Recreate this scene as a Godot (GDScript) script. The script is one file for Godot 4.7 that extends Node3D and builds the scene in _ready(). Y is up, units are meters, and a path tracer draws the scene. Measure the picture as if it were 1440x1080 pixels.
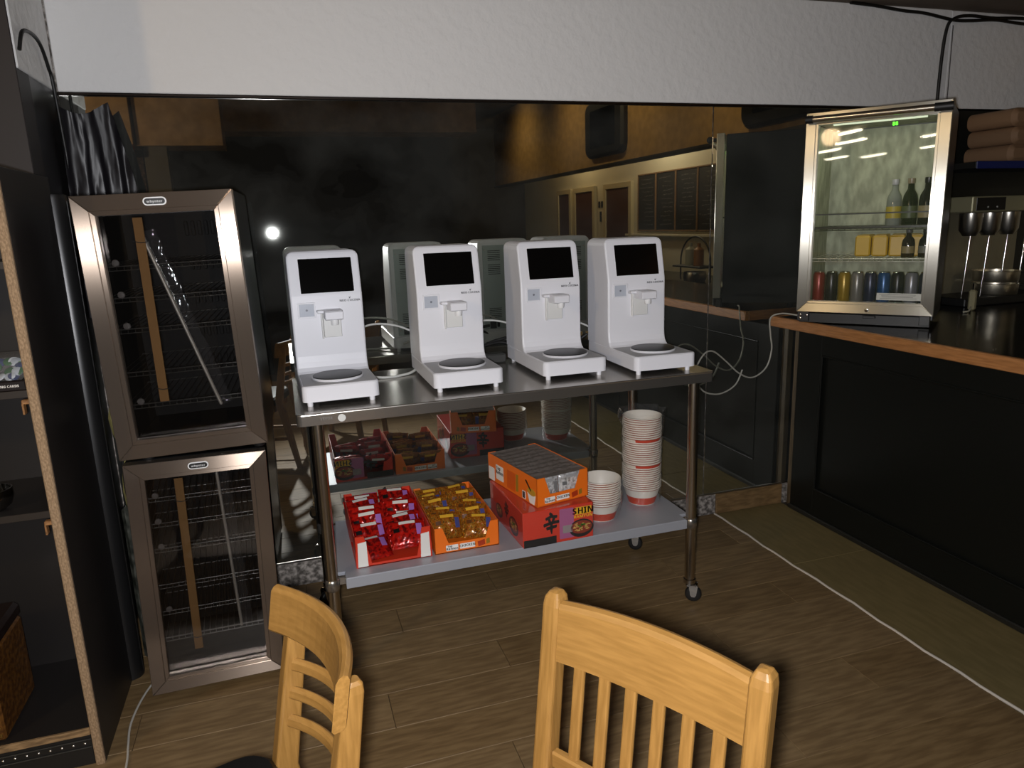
extends Node3D
# Ramen corner of a dim restaurant, lit by the flash of a phone in front of a mirror wall.
# y up, metres. The mirror plane is z = 0, the floor is y = 0.

var counts := {}
var mats := {}
var rng := RandomNumberGenerator.new()

class MB:
	var p := PackedVector3Array()
	var n := PackedVector3Array()
	var t := PackedVector2Array()
	func tri(a: Vector3, b: Vector3, c: Vector3) -> void:
		var m := (b - a).cross(c - a).normalized()
		p.append_array([a, c, b])
		n.append_array([m, m, m])
	func trin(a: Vector3, b: Vector3, c: Vector3, na: Vector3, nb: Vector3, nc: Vector3) -> void:
		p.append_array([a, c, b])
		n.append_array([na, nc, nb])
	func quad(a: Vector3, b: Vector3, c: Vector3, d: Vector3) -> void:
		tri(a, b, c)
		tri(a, c, d)
	func quadn(a: Vector3, b: Vector3, c: Vector3, d: Vector3, na: Vector3, nb: Vector3, nc: Vector3, nd: Vector3) -> void:
		trin(a, b, c, na, nb, nc)
		trin(a, c, d, na, nc, nd)
	func qo(a: Vector3, b: Vector3, c: Vector3, d: Vector3, ctr: Vector3) -> void:
		var m := (b - a).cross(c - a)
		if m.dot((a + b + c + d) * 0.25 - ctr) < 0.0:
			quad(d, c, b, a)
		else:
			quad(a, b, c, d)
	func to(a: Vector3, b: Vector3, c: Vector3, ctr: Vector3) -> void:
		if (b - a).cross(c - a).dot((a + b + c) / 3.0 - ctr) < 0.0:
			tri(a, c, b)
		else:
			tri(a, b, c)
	func box(c: Vector3, s: Vector3, ch := 0.002, bs := Basis()) -> void:
		var h := s * 0.5
		ch = minf(ch, minf(h.x, minf(h.y, h.z)) * 0.8)
		var k := func(i: int, sx: float, sy: float, sz: float) -> Vector3:
			var v := Vector3(sx * (h.x - (0.0 if i == 0 else ch)), sy * (h.y - (0.0 if i == 1 else ch)), sz * (h.z - (0.0 if i == 2 else ch)))
			return c + bs * v
		for i in 3:
			for s1 in [-1.0, 1.0]:
				var q := []
				for w in [[-1.0, -1.0], [1.0, -1.0], [1.0, 1.0], [-1.0, 1.0]]:
					var e := [0.0, 0.0, 0.0]
					e[i] = s1
					e[(i + 1) % 3] = w[0]
					e[(i + 2) % 3] = w[1]
					q.append(k.call(i, e[0], e[1], e[2]))
				qo(q[0], q[1], q[2], q[3], c)
		if ch <= 0.0:
			return
		for i in 3:
			var j := (i + 1) % 3
			var m := (i + 2) % 3
			for sj in [-1.0, 1.0]:
				for sm in [-1.0, 1.0]:
					var q := []
					for si in [-1.0, 1.0]:
						var e := [0.0, 0.0, 0.0]
						e[i] = si
						e[j] = sj
						e[m] = sm
						q.append(k.call(j, e[0], e[1], e[2]))
						q.append(k.call(m, e[0], e[1], e[2]))
					qo(q[0], q[1], q[3], q[2], c)
		for sx in [-1.0, 1.0]:
			for sy in [-1.0, 1.0]:
				for sz in [-1.0, 1.0]:
					to(k.call(0, sx, sy, sz), k.call(1, sx, sy, sz), k.call(2, sx, sy, sz), c)
	func tube(pts: Array, r: float, seg := 8, cap := true) -> void:
		var rings := []
		var nrm := []
		var up := Vector3.ZERO
		for i in pts.size():
			var d: Vector3 = (pts[mini(i + 1, pts.size() - 1)] - pts[maxi(i - 1, 0)]).normalized()
			if up == Vector3.ZERO:
				up = d.cross(Vector3.UP if absf(d.y) < 0.9 else Vector3.RIGHT).normalized()
			up = (up - d * up.dot(d)).normalized()
			var sd := d.cross(up)
			var ring := []
			var rn := []
			for j in seg:
				var a := TAU * j / seg
				var v := up * cos(a) + sd * sin(a)
				rn.append(v)
				ring.append(pts[i] + v * r)
			rings.append(ring)
			nrm.append(rn)
		for i in pts.size() - 1:
			for j in seg:
				var k := (j + 1) % seg
				quadn(rings[i][j], rings[i][k], rings[i + 1][k], rings[i + 1][j], nrm[i][j], nrm[i][k], nrm[i + 1][k], nrm[i + 1][j])
		if cap:
			for j in range(1, seg - 1):
				tri(rings[0][0], rings[0][j + 1], rings[0][j])
				var e: Array = rings[-1]
				tri(e[0], e[j], e[j + 1])
	func lathe(pr: Array, seg := 24, xf := Transform3D()) -> void:
		var sn := []
		for i in pr.size() - 1:
			var d: Vector2 = (pr[i + 1] - pr[i]).normalized()
			sn.append(Vector2(d.y, -d.x))
		for i in pr.size() - 1:
			var n0: Vector2 = sn[i]
			var n1: Vector2 = sn[i]
			if i > 0 and sn[i - 1].dot(sn[i]) > 0.7:
				n0 = (sn[i - 1] + sn[i]).normalized()
			if i < pr.size() - 2 and sn[i + 1].dot(sn[i]) > 0.7:
				n1 = (sn[i + 1] + sn[i]).normalized()
			for j in seg:
				var a := TAU * j / seg
				var b := TAU * (j + 1) / seg
				var f := func(v: Vector2, g: float) -> Vector3: return Vector3(v.x * cos(g), v.y, -v.x * sin(g))
				var bs := xf.basis
				quadn(xf * f.call(pr[i], a), xf * f.call(pr[i], b), xf * f.call(pr[i + 1], b), xf * f.call(pr[i + 1], a), bs * f.call(n0, a), bs * f.call(n0, b), bs * f.call(n1, b), bs * f.call(n1, a))
	# polygon in x, y pushed out along z from z0 to z1, with the front edge bevelled
	func prism(poly: PackedVector2Array, z0: float, z1: float, xf := Transform3D(), bev := 0.0, brushed := false) -> void:
		var from := p.size()
		prism_(poly, z0, z1, xf, bev)
		if brushed:
			var back := xf.affine_inverse()
			for i in range(from, p.size()):
				var v := back * p[i]
				t.append(Vector2(v.y, v.x))
	func prism_(poly: PackedVector2Array, z0: float, z1: float, xf: Transform3D, bev: float) -> void:
		if Geometry2D.is_polygon_clockwise(poly):
			poly.reverse()
		var inner := poly
		if bev > 0.0:
			inner = PackedVector2Array()
			var m := poly.size()
			for i in m:
				var d0 := (poly[i] - poly[(i + m - 1) % m]).normalized()
				var d1 := (poly[(i + 1) % m] - poly[i]).normalized()
				var n0 := Vector2(-d0.y, d0.x)
				var n1 := Vector2(-d1.y, d1.x)
				var b := (n0 + n1)
				inner.append(poly[i] + b * bev / maxf(0.3, 1.0 + n0.dot(n1)))
		var idx := Geometry2D.triangulate_polygon(poly)
		for k in range(0, idx.size(), 3):
			for side in 2:
				var q := inner if side == 0 else poly
				var z := z1 if side == 0 else z0
				var a := q[idx[k]]
				var b := q[idx[k + 1]]
				var c := q[idx[k + 2]]
				var ccw := (b - a).cross(c - a) > 0.0
				if ccw == (side == 0):
					tri(xf * Vector3(a.x, a.y, z), xf * Vector3(b.x, b.y, z), xf * Vector3(c.x, c.y, z))
				else:
					tri(xf * Vector3(a.x, a.y, z), xf * Vector3(c.x, c.y, z), xf * Vector3(b.x, b.y, z))
		for i in poly.size():
			var j := (i + 1) % poly.size()
			quad(xf * Vector3(poly[i].x, poly[i].y, z0), xf * Vector3(poly[j].x, poly[j].y, z0), xf * Vector3(poly[j].x, poly[j].y, z1 - bev), xf * Vector3(poly[i].x, poly[i].y, z1 - bev))
			if bev > 0.0:
				quad(xf * Vector3(poly[i].x, poly[i].y, z1 - bev), xf * Vector3(poly[j].x, poly[j].y, z1 - bev), xf * Vector3(inner[j].x, inner[j].y, z1), xf * Vector3(inner[i].x, inner[i].y, z1))
	# a grid of points g[row][column], seen from the side where rows go up and columns go right
	func grid(g: Array, smooth := true) -> void:
		var R := g.size()
		var C: int = g[0].size()
		var nn := []
		for i in R:
			var row := []
			for j in C:
				var du: Vector3 = g[i][mini(j + 1, C - 1)] - g[i][maxi(j - 1, 0)]
				var dv: Vector3 = g[mini(i + 1, R - 1)][j] - g[maxi(i - 1, 0)][j]
				row.append(du.cross(dv).normalized())
			nn.append(row)
		for i in R - 1:
			for j in C - 1:
				if smooth:
					quadn(g[i][j], g[i][j + 1], g[i + 1][j + 1], g[i + 1][j], nn[i][j], nn[i][j + 1], nn[i + 1][j + 1], nn[i + 1][j])
				else:
					quad(g[i][j], g[i][j + 1], g[i + 1][j + 1], g[i + 1][j])
	# rings of equal size joined one to the next (each ring anticlockwise seen from the last ring's far side), ends closed
	func loft(rings: Array, flat := true) -> void:
		var C: int = rings[0].size()
		var ctr := Vector3.ZERO
		for r in rings:
			for v in r:
				ctr += v
		ctr /= rings.size() * C
		for i in rings.size() - 1:
			var cc := Vector3.ZERO
			for j in C:
				cc += rings[i][j] + rings[i + 1][j]
			cc /= 2.0 * C
			for j in C:
				var k := (j + 1) % C
				qo(rings[i][j], rings[i][k], rings[i + 1][k], rings[i + 1][j], cc)
		for e in [rings[0], rings[-1]]:
			for j in range(1, C - 1):
				to(e[0], e[j], e[j + 1], ctr)
	func mesh() -> ArrayMesh:
		var a := []
		a.resize(Mesh.ARRAY_MAX)
		a[Mesh.ARRAY_VERTEX] = p
		a[Mesh.ARRAY_NORMAL] = n
		if t.size() == p.size():
			a[Mesh.ARRAY_TEX_UV] = t
		var m := ArrayMesh.new()
		m.add_surface_from_arrays(Mesh.PRIMITIVE_TRIANGLES, a)
		return m

# ---------------------------------------------------------------- naming
func numbered(called: String) -> String:
	if not counts.has(called):
		counts[called] = 0
		return called
	counts[called] += 1
	return "%s_%03d" % [called, counts[called]]

func tag(o: Node3D, label: String, category: String, group := "") -> Node3D:
	o.set_meta("label", label)
	o.set_meta("category", category)
	if group:
		o.set_meta("group", group)
	return o

func thing(called: String, label: String, category: String, at := Vector3.ZERO, turn := 0.0, group := "") -> Node3D:
	var o := Node3D.new()
	o.name = numbered(called)
	add_child(o)
	o.position = at
	o.rotation.y = turn
	tag(o, label, category, group)
	return o

func part(called: String, m, mat: Material, parent: Node = null, xf := Transform3D()) -> MeshInstance3D:
	var o := MeshInstance3D.new()
	o.mesh = m.mesh() if m is MB else m
	o.material_override = mat
	o.transform = xf
	if parent == null:
		o.name = numbered(called)
		add_child(o)
	else:
		o.name = called
		parent.add_child(o, true)
	return o

func struct(called: String, m, mat: Material) -> MeshInstance3D:
	var o := part(called, m, mat)
	o.set_meta("kind", "structure")
	return o

func dup(src: Node3D, label: String, at: Vector3, turn := 0.0) -> Node3D:
	var o: Node3D = src.duplicate()
	o.name = numbered(String(src.name).rstrip("0123456789").trim_suffix("_"))
	add_child(o)
	o.position = at
	o.rotation = Vector3(0, turn, 0)
	if label:
		o.set_meta("label", label)
	return o

func bx(c: Vector3, s: Vector3, ch := 0.002) -> MB:
	var m := MB.new()
	m.box(c, s, ch)
	return m

func pipe(pts: Array, r: float, seg := 8) -> MB:
	var m := MB.new()
	m.tube(pts, r, seg)
	return m

func curve(pts: Array, steps := 8) -> Array:
	var o := []
	for i in pts.size() - 1:
		var a: Vector3 = pts[maxi(i - 1, 0)]
		var b: Vector3 = pts[i]
		var c: Vector3 = pts[i + 1]
		var d: Vector3 = pts[mini(i + 2, pts.size() - 1)]
		for k in steps:
			o.append(b.cubic_interpolate(c, a, d, float(k) / steps))
	o.append(pts[-1])
	return o

func rrect(w: float, h: float, r: float, k := 5) -> PackedVector2Array:
	var o := PackedVector2Array()
	for c in [[1, 1, 0.0], [-1, 1, 90.0], [-1, -1, 180.0], [1, -1, 270.0]]:
		for i in k + 1:
			var a := deg_to_rad(c[2] + 90.0 * i / k)
			o.append(Vector2(c[0] * (w / 2 - r), c[1] * (h / 2 - r)) + Vector2(cos(a), sin(a)) * r)
	return o

func ell(rx: float, ry: float, k := 24, c := Vector2.ZERO) -> PackedVector2Array:
	var o := PackedVector2Array()
	for i in k:
		o.append(c + Vector2(cos(TAU * i / k) * rx, sin(TAU * i / k) * ry))
	return o

func text(s: String, h: float, mat: Material, parent: Node, at: Vector3, turn := 0.0, bold := true, called := "lettering", serif := false, squeeze := 1.0) -> MeshInstance3D:
	var m := TextMesh.new()
	var f := SystemFont.new()
	f.font_names = PackedStringArray(["Droid Serif" if serif else "Droid Sans"])
	f.font_weight = 700 if bold else 400
	m.font = f
	m.text = s
	m.font_size = 32
	m.pixel_size = h / (0.72 * 32.0)
	m.depth = 0.0008
	var b := Basis(Vector3.UP, turn) * Basis.from_scale(Vector3(squeeze, 1, 1))
	return part(called, m, mat, parent, Transform3D(b, at))

# ---------------------------------------------------------------- materials
func mt(c: Color, rough := 0.6, metal := 0.0, spec := 0.5) -> StandardMaterial3D:
	var key := "%s %.2f %.2f %.2f" % [c.to_html(), rough, metal, spec]
	if not mats.has(key):
		var m := StandardMaterial3D.new()
		m.albedo_color = c
		m.roughness = rough
		m.metallic = metal
		m.metallic_specular = spec
		mats[key] = m
	return mats[key]

func noise_tex(freq: float, oct: int, sd: int, c0: Color, c1: Color, w := 512, mid := 0.5) -> NoiseTexture2D:
	var f := FastNoiseLite.new()
	f.seed = sd
	f.noise_type = FastNoiseLite.TYPE_SIMPLEX_SMOOTH
	f.frequency = freq
	f.fractal_octaves = oct
	var g := Gradient.new()
	g.set_color(0, c0)
	g.set_color(1, c1)
	g.set_offset(0, 0.2)
	g.set_offset(1, 0.8)
	var t := NoiseTexture2D.new()
	t.width = w
	t.height = w
	t.seamless = true
	t.noise = f
	t.color_ramp = g
	return t

func wood(c0: Color, c1: Color, scale3: Vector3, rough := 0.5, sd := 1, bump := 0.0) -> StandardMaterial3D:
	var m := StandardMaterial3D.new()
	m.albedo_texture = noise_tex(0.012, 5, sd, c0, c1)
	m.roughness = rough
	m.uv1_triplanar = true
	m.uv1_scale = scale3
	if bump > 0.0:
		m.heightmap_enabled = true
		m.heightmap_texture = m.albedo_texture
		m.heightmap_scale = bump
	return m

func pane(alpha: float, c := Color(1, 1, 1), rough := 0.02) -> StandardMaterial3D:
	var m := StandardMaterial3D.new()
	m.albedo_color = Color(c.r, c.g, c.b, alpha)
	m.transparency = BaseMaterial3D.TRANSPARENCY_ALPHA
	m.roughness = rough
	return m

func glow(c: Color, e: float) -> StandardMaterial3D:
	var m := StandardMaterial3D.new()
	m.albedo_color = c
	m.emission_enabled = true
	m.emission = c
	m.emission_energy_multiplier = e
	return m

var steel: StandardMaterial3D
var steel_dark: StandardMaterial3D
var chrome: StandardMaterial3D
var black_plastic: StandardMaterial3D
var black_gloss: StandardMaterial3D
var white_shell: StandardMaterial3D
var honey: StandardMaterial3D
var film: StandardMaterial3D
var honey_x: StandardMaterial3D
var brushed: StandardMaterial3D
var brushed_light: StandardMaterial3D

const EYE := Vector3(0, 1.5414, 3.0822)

func _ready() -> void:
	rng.seed = 7
	# ---- camera
	var cam := Camera3D.new()
	cam.name = "camera"
	var yaw := deg_to_rad(17.345)
	var pitch := deg_to_rad(12.696)
	var roll := deg_to_rad(-1.944)
	var fw := Vector3(sin(yaw) * cos(pitch), -sin(pitch), -cos(yaw) * cos(pitch))
	var rt := Vector3(cos(yaw), 0, sin(yaw))
	var up := rt.cross(fw)
	cam.transform = Transform3D(Basis(rt * cos(roll) + up * sin(roll), up * cos(roll) - rt * sin(roll), -fw), EYE)
	cam.fov = rad_to_deg(2.0 * atan(540.0 / 1010.1))
	cam.near = 0.02
	add_child(cam)
	# ---- air and exposure
	var we := WorldEnvironment.new()
	we.name = "surroundings"
	var env := Environment.new()
	env.background_mode = Environment.BG_COLOR
	env.background_color = Color(0.05, 0.045, 0.04)
	env.tonemap_mode = Environment.TONE_MAPPER_LINEAR
	env.tonemap_exposure = 1.0
	env.sdfgi_enabled = true
	env.ssao_enabled = true
	env.ssil_enabled = true
	we.environment = env
	add_child(we)
	# ---- the phone's flash: its lamp sits beside the lens
	var flash := SpotLight3D.new()
	flash.name = "flash"
	flash.light_color = Color(0.985, 0.985, 1.0)
	flash.light_energy = 4.9
	flash.light_size = 0.028
	flash.spot_range = 12
	flash.spot_angle = 62
	flash.spot_angle_attenuation = 0.6
	flash.spot_attenuation = 2.0
	flash.shadow_enabled = true
	flash.transform = Transform3D(cam.transform.basis, EYE + cam.transform.basis * Vector3(-0.035, -0.022, -0.004))
	add_child(flash)

	steel = mt(Color(0.74, 0.72, 0.70), 0.30, 1.0)
	steel_dark = mt(Color(0.70, 0.68, 0.65), 0.23, 0.92)
	chrome = mt(Color(0.78, 0.77, 0.75), 0.12, 1.0)
	black_plastic = mt(Color(0.07, 0.07, 0.068), 0.5)
	black_gloss = mt(Color(0.03, 0.03, 0.032), 0.08)
	white_shell = mt(Color(0.87, 0.87, 0.89), 0.38)
	honey = wood(Color(0.505, 0.365, 0.175), Color(0.57, 0.42, 0.215), Vector3(14, 1.4, 14), 0.38, 5)
	honey_x = wood(Color(0.505, 0.365, 0.175), Color(0.57, 0.42, 0.215), Vector3(1.4, 14, 14), 0.38, 6)
	brushed = StandardMaterial3D.new()
	brushed.albedo_color = Color(0.58, 0.52, 0.465)
	brushed.metallic = 0.82
	brushed.roughness = 0.27
	brushed.anisotropy_enabled = true
	brushed.anisotropy = 1.0
	brushed_light = brushed.duplicate()
	brushed_light.metallic = 0.95
	brushed_light.albedo_color = Color(0.86, 0.84, 0.79)
	brushed_light.roughness = 0.34
	film = pane(0.02, Color(0.9, 0.9, 0.92), 0.06)

	build_phone(cam.transform)
	build_room()
	build_cart()
	build_machines()
	build_stock()
	build_fridges()
	build_cabinet()
	build_bar()
	build_chairs()
	build_far_room()

# ---------------------------------------------------------------- the phone that takes the picture
func build_phone(ct: Transform3D) -> void:
	var o := thing("smartphone", "dark smartphone held up before the mirror with its white flash burning", "phone")
	o.transform = Transform3D(ct.basis, ct.origin + ct.basis * Vector3(0.02, -0.02, 0.012))
	var b := MB.new()
	b.prism(rrect(0.155, 0.076, 0.008), -0.004, 0.004, Transform3D(), 0.001)
	part("body", b, black_plastic, o)
	var f := MB.new()
	f.lathe([Vector2(0, 0), Vector2(0.022, 0), Vector2(0.022, 0.003), Vector2(0, 0.003)], 20, Transform3D(Basis(Vector3.RIGHT, -PI / 2), Vector3(-0.055, -0.002, -0.006)))
	part("flash_lamp", f, glow(Color(1, 1, 1), 6.0), o)

# ---------------------------------------------------------------- floor, walls, mirror
func plank_mats() -> Array:
	var o := []
	for k in 4:
		var d: float = [0.0, 0.022, -0.02, 0.01][k]
		var m := wood(Color(0.40 + d, 0.315 + d, 0.20 + d), Color(0.485 + d, 0.395 + d, 0.265 + d), Vector3(0.9, 7, 7), 0.6, 20 + k)
		o.append(m)
	return o

func build_room() -> void:
	var pm := plank_mats()
	var sub := struct("floor", bx(Vector3(-1.8, -0.06, 5.7), Vector3(14.2, 0.1, 12), 0.0), mt(Color(0.2, 0.16, 0.12), 0.5))
	var r := 0
	var z := 0.0
	while z < 4.6:
		var x := -1.25 - fmod(r * 0.437, 1.2)
		while x < 2.05:
			var x0 := maxf(x, -1.25)
			var x1 := minf(x + 1.22, 2.056)
			if x1 - x0 > 0.05:
				var p := part("plank", bx(Vector3.ZERO, Vector3(x1 - x0 - 0.0016, 0.0098, 0.1784), 0.0012), pm[(r * 3 + int(x * 2.7 + 9)) % 4], sub)
				p.position = Vector3((x0 + x1) / 2, -0.005, z + 0.09)
			x += 1.22
		z += 0.18
		r += 1
	# the paler strip of flooring along the bar
	var tile := wood(Color(0.42, 0.365, 0.225), Color(0.46, 0.40, 0.255), Vector3(5, 5, 1.0), 0.6, 31)
	for k in 4:
		var p := part("floor_board", bx(Vector3.ZERO, Vector3(0.415, 0.0098, 1.198 if k > 0 else 0.62), 0.0012), tile, sub)
		p.position = Vector3(2.269, -0.005, 0.312 if k == 0 else 0.624 + 1.2 * (k - 0.5))
	var bead := []
	for k in 60:
		bead.append(Vector3(2.0585 + 0.0035 * sin(k * 1.9) + 0.003 * sin(k * 0.6), 0.0005, 0.006 + k * 0.07))
	part("seam_bead", pipe(bead, 0.0055, 6), mt(Color(0.78, 0.74, 0.68), 0.7), sub)

	# back wall, under and behind the mirrors
	var plaster := wood(Color(0.30, 0.28, 0.26), Color(0.66, 0.63, 0.60), Vector3(5, 5, 5), 0.9, 41, 0.25)
	struct("wall_back", bx(Vector3(2.1, 1.27, -0.06), Vector3(6.1, 2.62, 0.1), 0.0), plaster)
	var mw := StandardMaterial3D.new()
	mw.albedo_color = Color(0.83, 0.84, 0.81)
	mw.metallic = 1.0
	mw.metallic_texture = noise_tex(0.004, 5, 55, Color(0.972, 0.972, 0.972), Color(0.993, 0.993, 0.993))
	mw.uv1_triplanar = true
	mw.uv1_scale = Vector3(0.9, 1.3, 0.9)
	mw.roughness = 0.012
	var labels := ["large wall mirror behind the steel table with a bright flash in it", "narrower wall mirror right of the seam behind the black glass-door fridge"]
	var xs := [[-0.695, 1.9885], [1.9925, 2.98]]
	for k in 2:
		var q := thing("mirror_panel", labels[k], "mirror", Vector3((xs[k][0] + xs[k][1]) / 2, 0.112, 0), 0.0)
		part("glass", bx(Vector3(0, 0.963, -0.0035), Vector3(xs[k][1] - xs[k][0], 1.926, 0.005), 0.0008), mw, q)
		part("bottom_channel", bx(Vector3(0, 0.001, -0.001), Vector3(xs[k][1] - xs[k][0], 0.008, 0.008), 0.001), steel, q)
	struct("trim_1", bx(Vector3(1.65, 2.040, 0.0), Vector3(4.7, 0.012, 0.02), 0.003), mt(Color(0.25, 0.22, 0.2), 0.25, 0.9))
	# white beam over the mirrors, and the one that returns on the left
	var paint := StandardMaterial3D.new()
	paint.albedo_color = Color(0.865, 0.86, 0.852)
	paint.roughness = 0.75
	paint.heightmap_enabled = true
	paint.heightmap_texture = noise_tex(0.02, 5, 51, Color(0, 0, 0), Color(1, 1, 1))
	paint.heightmap_scale = 0.14
	paint.uv1_triplanar = true
	paint.uv1_scale = Vector3(1.6, 1.6, 1.6)
	struct("wall_beam", bx(Vector3(1.33, 2.278, -0.04), Vector3(4.04, 0.464, 0.11), 0.003), paint)
	struct("wall_beam_right", bx(Vector3(4.25, 2.272, -0.045), Vector3(1.79, 0.476, 0.11), 0.003), paint)
	struct("wall_beam_left", bx(Vector3(-0.76, 2.278, 0.215), Vector3(0.13, 0.464, 0.4), 0.003), paint)
	var cl := mt(Color(0.36, 0.31, 0.26), 0.85)
	struct("ceiling_low", bx(Vector3(-1.8, 2.56, 0.9), Vector3(14.2, 0.1, 2.0), 0.0), cl)
	struct("wall_riser", bx(Vector3(-1.8, 3.0, 1.86), Vector3(14.2, 0.8, 0.08), 0.0), cl)
	struct("ceiling", bx(Vector3(-1.8, 3.45, 6.8), Vector3(14.2, 0.1, 10.0), 0.0), cl)
	# left: dark wall beside the mirror and its face toward the room
	var dark := mt(Color(0.13, 0.105, 0.10), 0.6)
	struct("wall_left", bx(Vector3(-0.76, 1.02, 0.2), Vector3(0.12, 2.05, 0.42), 0.002), mt(Color(0.09, 0.085, 0.09), 0.35))
	struct("wall_left_front", bx(Vector3(-4.75, 1.255, 0.36), Vector3(8.1, 2.51, 0.12), 0.002), dark)
	# boards under the mirror
	struct("baseboard_back", bx(Vector3(2.27, 0.054, 0.004), Vector3(0.41, 0.108, 0.012), 0.002), wood(Color(0.40, 0.31, 0.19), Color(0.52, 0.41, 0.27), Vector3(1.5, 6, 6), 0.6, 61))
	# cables on the beam
	var cm := mt(Color(0.05, 0.05, 0.045), 0.5)
	var c := MB.new()
	c.tube(curve([Vector3(2.70, 2.505, 0.035), Vector3(2.84, 2.499, 0.035), Vector3(3.016, 2.485, 0.035), Vector3(3.149, 2.48, 0.035), Vector3(3.334, 2.458, 0.035), Vector3(3.45, 2.459, 0.035), Vector3(3.62, 2.470, 0.035), Vector3(3.81, 2.46, 0.035), Vector3(4.3, 2.45, 0.035)]), 0.008)
	tag(part("ceiling_cable", c, cm), "black cable sagging along the top of the white beam", "cable")
	c = MB.new()
	c.tube(curve([Vector3(4.3, 2.47, 0.036), Vector3(3.83, 2.485, 0.036), Vector3(3.6, 2.478, 0.036), Vector3(3.44, 2.482, 0.036), Vector3(3.335, 2.462, 0.042), Vector3(3.297, 2.409, 0.036), Vector3(3.281, 2.215, 0.036), Vector3(3.28, 1.85, 0.036)]), 0.008)
	tag(part("drop_cable", c, cm), "black cable dropping down the white beam behind the glass-door fridge", "cable")
	c = MB.new()
	c.tube([Vector3(3.365, 2.44, 0.012), Vector3(3.37, 2.05, 0.012)], 0.0025, 6)
	tag(part("thin_wire", c, mt(Color(0.3, 0.28, 0.27), 0.6)), "thin grey wire beside the black drop cable on the beam", "wire")
	c = MB.new()
	c.tube(curve([Vector3(-0.688, 2.10, 0.40), Vector3(-0.68, 2.158, 0.37), Vector3(-0.68, 2.175, 0.265), Vector3(-0.68, 2.159, 0.186), Vector3(-0.68, 2.102, 0.133), Vector3(-0.68, 2.039, 0.104), Vector3(-0.675, 1.7, 0.09)]), 0.006)
	tag(part("looped_cable", c, cm), "black cable looping over the left end of the white beam", "cable")

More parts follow.
